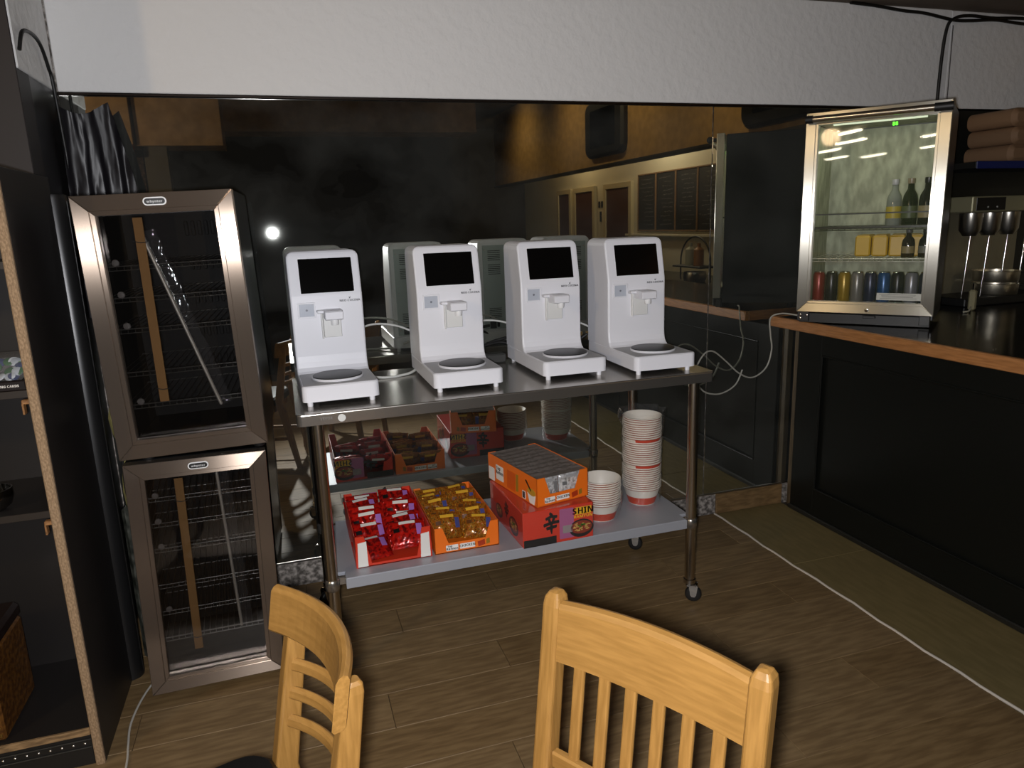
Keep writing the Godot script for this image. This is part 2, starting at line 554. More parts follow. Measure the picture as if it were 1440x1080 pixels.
# ---------------------------------------------------------------- steel table on wheels
func build_cart() -> void:
	var o := thing("prep_table", "long stainless steel prep table on castors with four white ramen cookers on it", "table", Vector3(0.762, 0, 0.475))
	var top := MB.new()
	top.prism(rrect(1.524, 0.604, 0.012, 4), -0.001, 0.0, Transform3D(Basis(Vector3.RIGHT, -PI / 2), Vector3(0, 0.967, 0)))
	# rolled rim: a skirt with a rounded top edge
	var rim := []
	for k in 5:
		var a := PI / 2 * k / 4
		rim.append(Vector2(0.006 * sin(a), 0.961 + 0.006 * cos(a)))
	rim.append(Vector2(0.006, 0.927))
	rim.append(Vector2(-0.006, 0.925))
	var out := rrect(1.512, 0.592, 0.01, 4)
	for i in out.size():
		var j := (i + 1) % out.size()
		var c0 := out[i]
		var c1 := out[j]
		var d0 := (out[j] - out[(i + out.size() - 1) % out.size()]).normalized()
		var d1 := (out[(j + 1) % out.size()] - out[i]).normalized()
		var n0 := Vector2(d0.y, -d0.x)
		var n1 := Vector2(d1.y, -d1.x)
		for k in rim.size() - 1:
			var f := func(c: Vector2, n: Vector2, v: Vector2) -> Vector3: return Vector3(c.x + n.x * v.x, v.y, -(c.y + n.y * v.x))
			top.quad(f.call(c0, n0, rim[k + 1]), f.call(c1, n1, rim[k + 1]), f.call(c1, n1, rim[k]), f.call(c0, n0, rim[k]))
	part("table_top", top, steel_dark, o)
	var st := MB.new()
	st.prism(ell(0.0125, 0.0125, 20), 0, 0.0008, Transform3D(Basis(), Vector3(0.141 - 0.762, 0.944, 0.3022)))
	part("round_sticker", st, mt(Color(0.82, 0.82, 0.8), 0.5), o)
	text("VEVOR", 0.009, mt(Color(0.42, 0.4, 0.38), 0.5), o, Vector3(0.093 - 0.762, 0.947, 0.3022), 0.0, true, "rim_lettering")
	# lower shelf, its corners cut out round the legs
	var s := PackedVector2Array()
	for v in [Vector2(-0.652, -0.255), Vector2(0.678, -0.255), Vector2(0.678, -0.215), Vector2(0.715, -0.215), Vector2(0.715, 0.215), Vector2(0.678, 0.215), Vector2(0.678, 0.268), Vector2(-0.652, 0.268), Vector2(-0.652, 0.215), Vector2(-0.69, 0.215), Vector2(-0.69, -0.215), Vector2(-0.652, -0.215)]:
		s.append(Vector2(v.x, -v.y))
	var sh := MB.new()
	sh.prism(s, 0.327, 0.365, Transform3D(Basis(Vector3.RIGHT, -PI / 2), Vector3.ZERO), 0.003)
	part("lower_shelf", sh, mt(Color(0.66, 0.67, 0.70), 0.45, 0.35), o)
	for sx in [-1, 1]:
		for sz in [-1, 1]:
			var lx: float = (-0.698 if sx < 0 else 0.703)
			var lz: float = sz * 0.255
			var leg := part("leg", pipe([Vector3(lx, 0.088, lz), Vector3(lx, 0.93, lz)], 0.0205, 20), mt(Color(0.76, 0.72, 0.66), 0.24, 1.0), o)
			var br := MB.new()
			br.box(Vector3(lx - sx * 0.026, 0.347, lz - sz * 0.018), Vector3(0.05, 0.03, 0.016), 0.003)
			br.lathe([Vector2(0.0207, 0.325), Vector2(0.025, 0.33), Vector2(0.025, 0.362), Vector2(0.0207, 0.367)], 16, Transform3D(Basis(), Vector3(lx, 0, lz)))
			part("shelf_clamp", br, steel_dark, leg)
			var ca := MB.new()
			ca.lathe([Vector2(0.0207, 0.080), Vector2(0.0245, 0.083), Vector2(0.0245, 0.100), Vector2(0.0207, 0.103)], 16, Transform3D(Basis(), Vector3(lx, 0, lz)))
			var a := 0.55 if sx > 0 else 2.6
			var off := Vector3(cos(a), 0, sin(a)) * 0.016
			var side := Vector3(-sin(a), 0, cos(a))
			ca.box(Vector3(lx, 0.075, lz) + off * 0.5, Vector3(0.044, 0.012, 0.042), 0.004, Basis(Vector3.UP, -a))
			for w in [-1.0, 1.0]:
				ca.prism(PackedVector2Array([Vector2(-0.018, 0.042), Vector2(0.018, 0.042), Vector2(0.012, 0.0), Vector2(0.006, -0.008), Vector2(-0.006, -0.008), Vector2(-0.012, 0.0)]), -0.0015, 0.0015, Transform3D(Basis(Vector3.UP, -a), Vector3(lx, 0.034, lz) + off + side * 0.0175 * w))
			var cas := part("castor", ca, chrome, o)
			var wh := MB.new()
			var wb := Basis(Vector3.UP, -a) * Basis(Vector3.RIGHT, PI / 2)
			wh.lathe([Vector2(0.006, -0.012), Vector2(0.026, -0.012), Vector2(0.031, -0.009), Vector2(0.0335, -0.004), Vector2(0.0335, 0.004), Vector2(0.031, 0.009), Vector2(0.026, 0.012), Vector2(0.006, 0.012)], 24, Transform3D(wb, Vector3(lx, 0.0335, lz) + off))
			part("wheel", wh, mt(Color(0.12, 0.12, 0.12), 0.35), cas)

# ---------------------------------------------------------------- ramen cookers
func cooker() -> Node3D:
	var o := thing("ramen_cooker", "white ramen cooker at the left end of the steel table, nearest the tall fridges", "cooker", Vector3.ZERO, 0.0, "white ramen cookers on the steel table")
	var base := MB.new()
	base.prism(rrect(0.244, 0.466, 0.02), 0.018, 0.071, Transform3D(Basis(Vector3.RIGHT, -PI / 2), Vector3.ZERO), 0.004)
	part("base", base, white_shell, o)
	var tpl := MB.new()
	tpl.prism(rrect(0.232, 0.22, 0.014), 0.0, 0.0012, Transform3D(Basis(Vector3.RIGHT, -PI / 2), Vector3(0, 0.0708, 0.117)), 0.0005)
	part("top_plate", tpl, mt(Color(0.66, 0.66, 0.67), 0.55), o)
	for sx in [-1, 1]:
		for sz in [-1, 1]:
			var f := MB.new()
			f.lathe([Vector2(0, 0), Vector2(0.008, 0), Vector2(0.009, 0.003), Vector2(0.009, 0.0185)], 14, Transform3D(Basis(), Vector3(sx * 0.099, 0, sz * 0.207)))
			part("foot", f, white_shell, o)
	part("underside", bx(Vector3(0.01, 0.013, 0.03), Vector3(0.16, 0.0125, 0.33), 0.002), black_plastic, o)
	# tower: rings from bottom to top
	var rings := []
	var hw := 0.121
	var rows := [[0.0708, 0.014], [0.078, 0.001], [0.09, -0.0085], [0.108, -0.0135], [0.13, -0.0155], [0.333, -0.0165], [0.345, -0.0185], [0.47, -0.048], [0.482, -0.051], [0.491, -0.0545], [0.4965, -0.060], [0.4985, -0.068]]
	for rw in rows:
		var y: float = rw[0]
		var zf: float = rw[1]
		var w := hw
		if y > 0.4735:
			var e := (y - 0.4735) / 0.025
			w = hw - 0.025 * (1.0 - sqrt(maxf(0.0, 1.0 - e * e)))
		var zb := -0.2315 if y < 0.48 else -0.2315 + (y - 0.48) * 0.5
		var b := 0.006
		rings.append([Vector3(-w, y, zb + b), Vector3(-w, y, zf - b), Vector3(-w + b * 0.3, y, zf - b * 0.3), Vector3(-w + b, y, zf), Vector3(w - b, y, zf), Vector3(w - b * 0.3, y, zf - b * 0.3), Vector3(w, y, zf - b), Vector3(w, y, zb + b), Vector3(w - b, y, zb), Vector3(-w + b, y, zb)])
	var tw := MB.new()
	tw.loft(rings)
	part("tower", tw, white_shell, o)
	# screen on the sloping face
	var slope := atan2(0.0295, 0.125)
	var sb := Basis(Vector3.RIGHT, -slope)
	var at := func(x: float, y: float, lift: float) -> Transform3D: return Transform3D(sb, Vector3(x, y, -0.0185 - (y - 0.345) * 0.236) + sb * Vector3(0, 0, lift))
	var scr := MB.new()
	scr.prism(rrect(0.178, 0.122, 0.002, 2), -0.004, 0.0008, Transform3D(), 0.0004)
	part("screen", scr, mt(Color(0.035, 0.033, 0.03), 0.12), o, at.call(0.006, 0.412, 0.0006))
	# reader window at left with its raised frame
	var zf0 := -0.0163
	var fr := MB.new()
	for q in [[0, 0.0245, 0.06, 0.006], [0, -0.0245, 0.06, 0.006], [-0.027, 0, 0.006, 0.043], [0.027, 0, 0.006, 0.043]]:
		fr.box(Vector3(-0.07 + q[0], 0.294 + q[1], zf0 + 0.0015), Vector3(q[2], q[3], 0.006), 0.001)
	var rd := part("reader_frame", fr, white_shell, o)
	var gl := MB.new()
	gl.box(Vector3(-0.07, 0.294, zf0 + 0.0004), Vector3(0.049, 0.045, 0.0016), 0.0)
	part("reader_window", gl, mt(Color(0.70, 0.72, 0.76), 0.25), rd)
	var dot := MB.new()
	dot.prism(ell(0.004, 0.004, 12), 0, 0.0004, Transform3D(Basis(), Vector3(-0.07, 0.294, zf0 + 0.0013)))
	part("reader_mark", dot, mt(Color(0.42, 0.43, 0.47), 0.4), rd)
	# logo
	var ink := mt(Color(0.1, 0.1, 0.1), 0.5)
	text("NEO CUCINA", 0.0072, ink, o, Vector3(0.077, 0.321, zf0 + 0.0002), 0.0, true, "lettering", false, 1.15)
	var mk := MB.new()
	mk.prism(PackedVector2Array([Vector2(-0.0015, 0), Vector2(0.0015, 0), Vector2(0.004, 0.009), Vector2(0.001, 0.0035), Vector2(-0.003, 0.006)]), 0, 0.0006, Transform3D(Basis(), Vector3(0.077, 0.328, zf0 + 0.0002)))
	part("logo_mark", mk, ink, o)
	# water spout: back plate, block and nozzle
	var pl := MB.new()
	pl.prism(rrect(0.06, 0.088, 0.003, 3), 0, 0.012, Transform3D(Basis(), Vector3(0.011, 0.238, zf0)), 0.002)
	pl.box(Vector3(-0.023, 0.238, zf0 + 0.007), Vector3(0.006, 0.096, 0.016), 0.002)
	part("spout_plate", pl, mt(Color(0.84, 0.84, 0.83), 0.4), o)
	var bl := MB.new()
	var side := PackedVector2Array([Vector2(0, 0.262), Vector2(0.076, 0.262), Vector2(0.084, 0.266), Vector2(0.084, 0.29), Vector2(0.078, 0.2945), Vector2(0, 0.2945)])
	bl.prism(side, -0.029, 0.029, Transform3D(Basis(Vector3.UP, -PI / 2), Vector3(0.012, 0, zf0)), 0.002)
	bl.box(Vector3(-0.014, 0.288, zf0 + 0.016), Vector3(0.05, 0.012, 0.03), 0.003)
	part("spout", bl, white_shell, o)
	var nz := MB.new()
	nz.lathe([Vector2(0.006, 0.244), Vector2(0.0115, 0.244), Vector2(0.0128, 0.247), Vector2(0.0128, 0.263)], 18, Transform3D(Basis(), Vector3(0.014, 0, zf0 + 0.066)))
	part("nozzle", nz, mt(Color(0.9, 0.9, 0.9), 0.4), o)
	# hot plate
	var hp := MB.new()
	hp.lathe([Vector2(0.07, 0.0705), Vector2(0.083, 0.0725), Vector2(0.085, 0.077), Vector2(0.083, 0.080), Vector2(0.078, 0.0805)], 40, Transform3D(Basis(), Vector3(0.002, 0, 0.118)))
	part("plate_ring", hp, white_shell, o)
	hp = MB.new()
	hp.lathe([Vector2(0.081, 0.0795), Vector2(0.081, 0.0828), Vector2(0.079, 0.0838), Vector2(0.0, 0.0838)], 40, Transform3D(Basis(), Vector3(0.002, 0, 0.118)))
	part("hot_plate", hp, mt(Color(0.13, 0.13, 0.135), 0.42), o)
	# back panel with louvres
	var grey := mt(Color(0.66, 0.70, 0.70), 0.5)
	var bp := part("back_panel", bx(Vector3(0, 0.275, -0.2318), Vector3(0.2, 0.395, 0.003), 0.001), grey, o)
	var v := MB.new()
	for g in [0.425, 0.36, 0.155]:
		for k in 6:
			for c in [-0.047, 0.047]:
				v.box(Vector3(c, g + (k - 2.5) * 0.0085, -0.2336), Vector3(0.058, 0.003, 0.0014), 0.0003)
	part("louvre", v, mt(Color(0.12, 0.13, 0.13), 0.6), bp)
	part("rating_plate", bx(Vector3(0.03, 0.265, -0.2335), Vector3(0.05, 0.05, 0.001), 0.0), mt(Color(0.5, 0.52, 0.53), 0.5), bp)
	part("power_socket", bx(Vector3(-0.06, 0.098, -0.233), Vector3(0.03, 0.034, 0.005), 0.002), black_plastic, bp)
	part("power_switch", bx(Vector3(-0.035, 0.098, -0.234), Vector3(0.012, 0.024, 0.007), 0.002), black_gloss, bp)
	var sc := MB.new()
	for q in [[-0.09, 0.45], [0.09, 0.45], [-0.09, 0.27], [0.09, 0.27], [-0.09, 0.1], [0.09, 0.1]]:
		sc.lathe([Vector2(0.004, 0), Vector2(0.003, 0.002), Vector2(0, 0.002)], 8, Transform3D(Basis(Vector3.RIGHT, -PI / 2), Vector3(q[0], q[1], -0.2333)))
	part("screws", sc, steel, bp)
	for c in o.get_children():
		c.transform = Transform3D(Basis.from_scale(Vector3(1.035, 1, 1)), Vector3.ZERO) * c.transform
	return o

func build_machines() -> void:
	var y := 0.967
	var m := cooker()
	m.position = Vector3(0.146, y, 0.462)
	m.rotation.y = 0.03
	dup(m, "second white ramen cooker from the left, right of the white cable", Vector3(0.594, y, 0.452), 0.0)
	dup(m, "third white ramen cooker from the left, with black power leads beside it", Vector3(1.006, y, 0.4345), 0.0)
	dup(m, "white ramen cooker at the right end of the steel table", Vector3(1.347, y, 0.502), -0.02)
	var wm := mt(Color(0.78, 0.78, 0.76), 0.45)
	tag(part("white_cable", pipe(curve([Vector3(0.262, 0.985, 0.21), Vector3(0.285, 0.978, 0.30), Vector3(0.33, 0.9725, 0.34), Vector3(0.40, 0.9725, 0.335), Vector3(0.47, 0.98, 0.29), Vector3(0.53, 1.02, 0.187)]), 0.005), wm), "white cable lying on the steel table between the first and second cooker", "cable")
	tag(part("white_hose", pipe(curve([Vector3(0.20, 1.07, 0.194), Vector3(0.25, 1.12, 0.14), Vector3(0.33, 1.15, 0.11), Vector3(0.43, 1.14, 0.12), Vector3(0.52, 1.10, 0.16), Vector3(0.56, 1.07, 0.186)]), 0.0045), wm), "white hose arching behind the first and second cooker", "hose")
	tag(part("white_hose", pipe(curve([Vector3(0.66, 1.06, 0.186), Vector3(0.72, 1.10, 0.13), Vector3(0.80, 1.13, 0.10), Vector3(0.90, 1.12, 0.12), Vector3(0.97, 1.08, 0.19)]), 0.0045), wm), "white hose arching behind the second and third cooker", "hose")
	tag(part("white_hose", pipe(curve([Vector3(1.05, 1.03, 0.196), Vector3(1.12, 1.07, 0.15), Vector3(1.18, 1.11, 0.16), Vector3(1.25, 1.09, 0.2), Vector3(1.29, 1.05, 0.25)]), 0.0045), wm), "white hose arching behind the third and fourth cooker", "hose")
	# black power leads between the second and third cooker
	var pb := thing("power_adapter", "black power adapter block lying behind the second and third cooker", "adapter", Vector3(0.80, y, 0.22))
	part("block", bx(Vector3(0, 0.02, 0), Vector3(0.13, 0.04, 0.06), 0.006), mt(Color(0.2, 0.2, 0.19), 0.5), pb)
	part("lead", pipe(curve([Vector3(-0.06, 0.02, 0), Vector3(-0.1, 0.05, -0.01), Vector3(-0.04, 0.07, 0.0), Vector3(0.06, 0.08, -0.02), Vector3(0.13, 0.05, -0.01)]), 0.006), black_plastic, pb)
	tag(part("power_lead", pipe(curve([Vector3(0.70, 0.973, 0.26), Vector3(0.72, 1.01, 0.25), Vector3(0.80, 1.045, 0.2), Vector3(0.875, 1.06, 0.185), Vector3(0.92, 1.065, 0.187)]), 0.007), black_plastic), "black power lead rising from the table to the third cooker", "cable")
	tag(part("power_lead", pipe(curve([Vector3(1.13, 0.973, 0.26), Vector3(1.15, 1.0, 0.25), Vector3(1.19, 1.03, 0.24), Vector3(1.235, 1.06, 0.246)]), 0.007), black_plastic), "black power lead between the third and fourth cooker", "cable")

# ---------------------------------------------------------------- stock on the lower shelf
const SHELF := 0.365

func packet_mesh(w: float, h: float, t: float, sd: int) -> Array:
	# puffed pillow pack standing on its lower seam; front and back, then the two crimped seams
	var rg := RandomNumberGenerator.new()
	rg.seed = sd
	var body := MB.new()
	var nx := 19
	var ny := 15
	var ph := rg.randf() * 6.0
	for s in [1.0, -1.0]:
		var g := []
		for i in ny:
			var row := []
			for j in nx:
				var u := -1.0 + 2.0 * j / (nx - 1)
				var v := -1.0 + 2.0 * i / (ny - 1)
				var puff := pow(maxf(0.0, (1.0 - pow(absf(u), 3.0)) * (1.0 - pow(absf(v), 2.6))), 0.55)
				var wr := (0.16 * sin(7.0 * u + ph + 3.0 * v) + 0.10 * sin(13.0 * v + ph * 2.0 + 4.0 * u) + 0.10 * sin(17.0 * u - 9.0 * v + ph)) * puff
				row.append(Vector3(u * w / 2, h / 2 + v * h / 2, s * t / 2 * (puff + wr * 0.6)))
			if s < 0:
				row.reverse()
			g.append(row)
		body.grid(g)
	var out := [body.mesh()]
	for s in [-1.0, 1.0]:
		var seam := MB.new()
		var g := []
		for i in 12:
			var yy := h * i / 11.0
			var zz := 0.0016 * (1 if i % 2 == 0 else -1)
			g.append([Vector3(s * w / 2 - (0.012 if s > 0 else 0.0) , yy, zz + 0.001 * sin(i)), Vector3(s * w / 2 + (0.0 if s > 0 else 0.012), yy, zz)])
		seam.grid(g, false)
		out.append(seam.mesh())
	return out

func printed(sd: int, cols: Array, scale: float) -> StandardMaterial3D:
	var m := StandardMaterial3D.new()
	var t := noise_tex(0.011, 3, sd, cols[0], cols[-1])
	var g := Gradient.new()
	g.interpolation_mode = Gradient.GRADIENT_INTERPOLATE_CUBIC
	var offs := PackedFloat32Array()
	var cs := PackedColorArray()
	for i in cols.size():
		offs.append(0.22 + 0.56 * i / (cols.size() - 1))
		cs.append(cols[i])
	g.offsets = offs
	g.colors = cs
	t.color_ramp = g
	m.albedo_texture = t
	m.uv1_triplanar = true
	m.uv1_scale = Vector3(scale, scale, scale)
	m.roughness = 0.22
	m.metallic = 0.25
	return m

func packet(kind: int, label: String, group: String) -> Node3D:
	var o := thing("noodle_packet", label, "packet", Vector3.ZERO, 0.0, group)
	var pm := packet_mesh(0.128, 0.1, 0.034, 3 + kind)
	var print_: StandardMaterial3D = [printed(201, [Color(0.34, 0.04, 0.04), Color(0.68, 0.085, 0.06), Color(0.72, 0.10, 0.07), Color(0.45, 0.05, 0.05)], 5.0), printed(202, [Color(0.30, 0.17, 0.06), Color(0.62, 0.38, 0.10), Color(0.55, 0.24, 0.05), Color(0.66, 0.50, 0.18), Color(0.34, 0.22, 0.10)], 9.0), printed(203, [Color(0.5, 0.49, 0.48), Color(0.75, 0.74, 0.73), Color(0.82, 0.82, 0.82), Color(0.6, 0.59, 0.57)], 5.0)][kind]
	part("wrapper", pm[0], print_, o)
	for e in [1, 2]:
		part("crimped_seam", pm[e], mt([Color(0.7, 0.12, 0.1), Color(0.85, 0.62, 0.15), Color(0.8, 0.8, 0.8)][kind], 0.22, 0.4), o)
	var cols: Array = [[Color(0.88, 0.87, 0.84), Color(0.62, 0.42, 0.70), Color(0.06, 0.05, 0.05)], [Color(0.85, 0.66, 0.2), Color(0.25, 0.28, 0.5), Color(0.35, 0.2, 0.08)], [Color(0.6, 0.6, 0.6), Color(0.5, 0.5, 0.5), Color(0.4, 0.4, 0.4)]][kind]
	for s in [1.0, -1.0]:
		var b := Basis() if s > 0 else Basis(Vector3.UP, PI)
		var a := MB.new()
		var strip := []
		for i in 3:
			var row := []
			for j in 7:
				var u := -0.46 + 0.92 * j / 6.0
				var v := 0.60 + 0.12 * i
				var puff := pow((1.0 - pow(absf(u), 3.0)) * (1.0 - pow(absf(v), 2.6)), 0.55)
				row.append(b * Vector3(u * 0.064, 0.05 + v * 0.05, 0.017 * puff * 1.12 + 0.0012))
			strip.append(row)
		a.grid(strip)
		part("white_panel", a, mt(cols[0], 0.25, 0.1), o)
		a = MB.new()
		strip = []
		for i in 4:
			var row := []
			for j in 4:
				var u := 0.5 + 0.32 * j / 3.0
				var v := -0.25 + 0.8 * i / 3.0
				var puff := pow((1.0 - pow(absf(u), 3.0)) * (1.0 - pow(absf(v), 2.6)), 0.55)
				row.append(b * Vector3(u * 0.064, 0.05 + v * 0.05, 0.017 * puff * 1.12 + 0.0012))
			strip.append(row)
		a.grid(strip)
		part("printed_patch", a, mt(cols[1], 0.25, 0.1), o)
		a = MB.new()
		strip = []
		for i in 2:
			var row := []
			for j in 5:
				var u := -0.8 + 0.34 * j / 4.0
				var v := 0.05 + 0.3 * i
				var puff := pow((1.0 - pow(absf(u), 3.0)) * (1.0 - pow(absf(v), 2.6)), 0.55)
				row.append(b * Vector3(u * 0.064, 0.05 + v * 0.05, 0.017 * puff * 1.12 + 0.0012))
			strip.append(row)
		a.grid(strip)
		part("printed_mark", a, mt(cols[2], 0.3, 0.1), o)
	return o

# the brushed character on the red noodle box, as strokes inside a 1 x 1 square
func shin_strokes() -> MB:
	var m := MB.new()
	for q in [[Vector2(-0.08, 1.0), Vector2(0.08, 0.9), Vector2(0.02, 0.82), Vector2(-0.1, 0.92)], [Vector2(-0.36, 0.74), Vector2(0.0, 0.84), Vector2(0.38, 0.8), Vector2(0.36, 0.72), Vector2(0.0, 0.76), Vector2(-0.34, 0.66)], [Vector2(-0.2, 0.66), Vector2(-0.1, 0.68), Vector2(-0.05, 0.5), Vector2(-0.14, 0.5)], [Vector2(0.12, 0.7), Vector2(0.24, 0.7), Vector2(0.12, 0.5), Vector2(0.04, 0.5)], [Vector2(-0.5, 0.44), Vector2(0.0, 0.52), Vector2(0.5, 0.54), Vector2(0.5, 0.45), Vector2(0.0, 0.43), Vector2(-0.48, 0.34)], [Vector2(-0.32, 0.26), Vector2(0.34, 0.32), Vector2(0.32, 0.23), Vector2(-0.3, 0.17)], [Vector2(-0.05, 0.5), Vector2(0.06, 0.5), Vector2(0.05, 0.1), Vector2(0.01, -0.08), Vector2(-0.05, 0.1)]]:
		for pq in Geometry2D.offset_polygon(PackedVector2Array(q), 0.035, Geometry2D.JOIN_ROUND):
			m.prism(pq, 0, 0.01)
	return m

func noodle_photo(parent: Node, at: Vector3, turn: float, k: float) -> void:
	var b := Basis(Vector3.UP, turn)
	var rg := RandomNumberGenerator.new()
	rg.seed = 11
	var m := MB.new()
	m.prism(ell(0.05 * k, 0.036 * k), 0, 0.0006)
	part("bowl_print", m, mt(Color(0.10, 0.08, 0.07), 0.4), parent, Transform3D(b, at))
	m = MB.new()
	m.prism(ell(0.044 * k, 0.026 * k, 24, Vector2(0, 0.004 * k)), 0, 0.0009)
	part("soup_print", m, mt(Color(0.50, 0.16, 0.06), 0.4), parent, Transform3D(b, at))
	m = MB.new()
	for i in 26:
		var c := Vector2(rg.randf_range(-0.033, 0.033), rg.randf_range(-0.012, 0.02)) * k
		var q := ell(rg.randf_range(0.004, 0.009) * k, 0.0018 * k, 8)
		for j in q.size():
			q[j] = q[j].rotated(rg.randf() * 3.0 if j == 0 else 0.0) + c
		m.prism(Geometry2D.convex_hull(q).slice(0, -1), 0, 0.0011)
	part("noodle_print", m, mt(Color(0.78, 0.62, 0.32), 0.4), parent, Transform3D(b, at))
	m = MB.new()
	for i in 7:
		m.prism(ell(0.005 * k, 0.003 * k, 8, Vector2(rg.randf_range(-0.02, 0.02), rg.randf_range(0.004, 0.018)) * k), 0, 0.0013)
	part("garnish_print", m, mt(Color(0.22, 0.42, 0.14), 0.4), parent, Transform3D(b, at))

func face_print_red(o: Node3D, z: float, turn: float, w: float, h: float) -> void:
	# print of one long side of the red box: lettering, character, bowl photo, black foot strip
	var b := Basis(Vector3.UP, turn)
	var f := func(x: float, y: float) -> Vector3: return b * Vector3(x, y, z)
	var ink := mt(Color(0.04, 0.035, 0.03), 0.4)
	part("brush_character", shin_strokes(), ink, o, Transform3D(b * Basis.from_scale(Vector3(0.06, 0.078, 0.08)), f.call(-0.03, 0.047)))
	var m := MB.new()
	m.prism(rrect(0.058, h - 0.02, 0.004, 2), 0, 0.0005)
	part("lilac_panel", m, mt(Color(0.62, 0.34, 0.50), 0.4), o, Transform3D(b, f.call(0.032, h * 0.5 + 0.002)))
	m = MB.new()
	m.prism(rrect(0.04, 0.03, 0.002, 2), 0, 0.0009)
	part("grey_label", m, mt(Color(0.55, 0.5, 0.5), 0.4), o, Transform3D(b, f.call(0.036, h * 0.35)))
	m = MB.new()
	m.prism(rrect(w * 0.46, 0.03, 0.001, 1), 0, 0.0004)
	part("black_strip", m, ink, o, Transform3D(b, f.call(-w * 0.265, 0.016)))
	text("SHIN", 0.024, mt(Color(0.07, 0.05, 0.02), 0.4), o, f.call(0.1, h - 0.026), turn, true, "lettering", false, 1.1).position += b * Vector3(0, 0, 0.0012)
	m = MB.new()
	m.prism(rrect(0.068, 0.029, 0.002, 2), 0, 0.0006)
	part("yellow_label", m, mt(Color(0.86, 0.66, 0.08), 0.4), o, Transform3D(b, f.call(0.1, h - 0.026)))
	text("RAMYUN", 0.011, mt(Color(0.86, 0.66, 0.08), 0.4), o, f.call(0.1, h - 0.049), turn, true, "lettering", false, 1.2)
	noodle_photo(o, f.call(0.092, 0.043), turn, 1.0)

func face_print_orange(o: Node3D, z: float, turn: float, y: float) -> void:
	var b := Basis(Vector3.UP, turn)
	var f := func(x: float, yy: float) -> Vector3: return b * Vector3(x, yy, z)
	var ink := mt(Color(0.06, 0.05, 0.04), 0.4)
	var wh := mt(Color(0.88, 0.87, 0.85), 0.4)
	for q in [[-0.058, 0.046, 0.022], [0.0, 0.058, 0.02]]:
		var m := MB.new()
		m.prism(rrect(q[1], q[2], 0.003, 3), 0, 0.0005)
		part("white_label", m, wh, o, Transform3D(b, f.call(q[0], y)))
	text("Top", 0.007, ink, o, f.call(-0.066, y + 0.006), turn, true, "lettering", false, 1.0).position += b * Vector3(0, 0, 0.0006)
	text("Ramen", 0.009, ink, o, f.call(-0.058, y - 0.004), turn, true, "lettering", false, 1.1).position += b * Vector3(0, 0, 0.0006)
	text("CHICKEN", 0.0095, ink, o, f.call(0.0, y + 0.001), turn, true, "lettering", false, 1.05).position += b * Vector3(0, 0, 0.0006)
	var m := MB.new()
	m.prism(PackedVector2Array([Vector2(0, -0.012), Vector2(0.026, -0.006), Vector2(0.024, 0.015), Vector2(-0.003, 0.008)]), 0, 0.0006)
	part("packet_print", m, mt(Color(0.62, 0.2, 0.07), 0.4), o, Transform3D(b, f.call(0.042, y - 0.001)))
	m = MB.new()
	m.prism(PackedVector2Array([Vector2(0, -0.008), Vector2(0.014, -0.004), Vector2(0.013, 0.016), Vector2(0.0, 0.012)]), 0, 0.0006)
	part("noodle_print", m, mt(Color(0.55, 0.42, 0.12), 0.4), o, Transform3D(b, f.call(0.072, y)))

func tray(o: Node3D, w: float, d: float, h: float, lip: float, cut: float, mat: Material, flap: Material) -> void:
	# open cardboard tray: floor, two side walls, front and back walls cut down to a lip between sloping shoulders
	part("tray_floor", bx(Vector3(0, 0.002, 0), Vector3(w, 0.004, d), 0.0005), mat, o)
	for s in [-1.0, 1.0]:
		part("side_wall", bx(Vector3(s * (w / 2 - 0.0015), h / 2, 0), Vector3(0.003, h, d), 0.0006), mat, o)
		var f := PackedVector2Array([Vector2(-w / 2, 0), Vector2(w / 2, 0), Vector2(w / 2, h), Vector2(w / 2 - cut * 0.6, h), Vector2(w / 2 - cut, lip), Vector2(-w / 2 + cut, lip), Vector2(-w / 2 + cut * 0.6, h), Vector2(-w / 2, h)])
		var m := MB.new()
		m.prism(f, -0.003, 0.0, Transform3D(Basis(), Vector3(0, 0, d / 2)) if s > 0 else Transform3D(Basis(Vector3.UP, PI), Vector3(0, 0, -d / 2)))
		part("front_wall" if s > 0 else "back_wall", m, mat, o)

func paper_bowl() -> Node3D:
	var o := thing("paper_bowl", "white paper bowl nested in the short stack beside the orange noodle box", "bowl", Vector3.ZERO, 0.0, "short stack of paper bowls")
	var m := MB.new()
	m.lathe([Vector2(0, 0.003), Vector2(0.052, 0.003), Vector2(0.053, 0.0), Vector2(0.0555, 0.0), Vector2(0.078, 0.072), Vector2(0.0805, 0.0725), Vector2(0.0815, 0.0745), Vector2(0.0805, 0.0765), Vector2(0.0785, 0.077), Vector2(0.0765, 0.0755), Vector2(0.0535, 0.005), Vector2(0, 0.005)], 30)
	part("bowl_body", m, mt(Color(0.84, 0.81, 0.76), 0.45), o)
	m = MB.new()
	m.lathe([Vector2(0.0563, 0.0025), Vector2(0.0666, 0.0355)], 30)
	part("red_band", m, mt(Color(0.72, 0.22, 0.09), 0.45), o)
	m = MB.new()
	m.lathe([Vector2(0.0775, 0.0688), Vector2(0.0786, 0.0718)], 30)
	part("rim_line", m, mt(Color(0.55, 0.22, 0.12), 0.5), o)
	return o

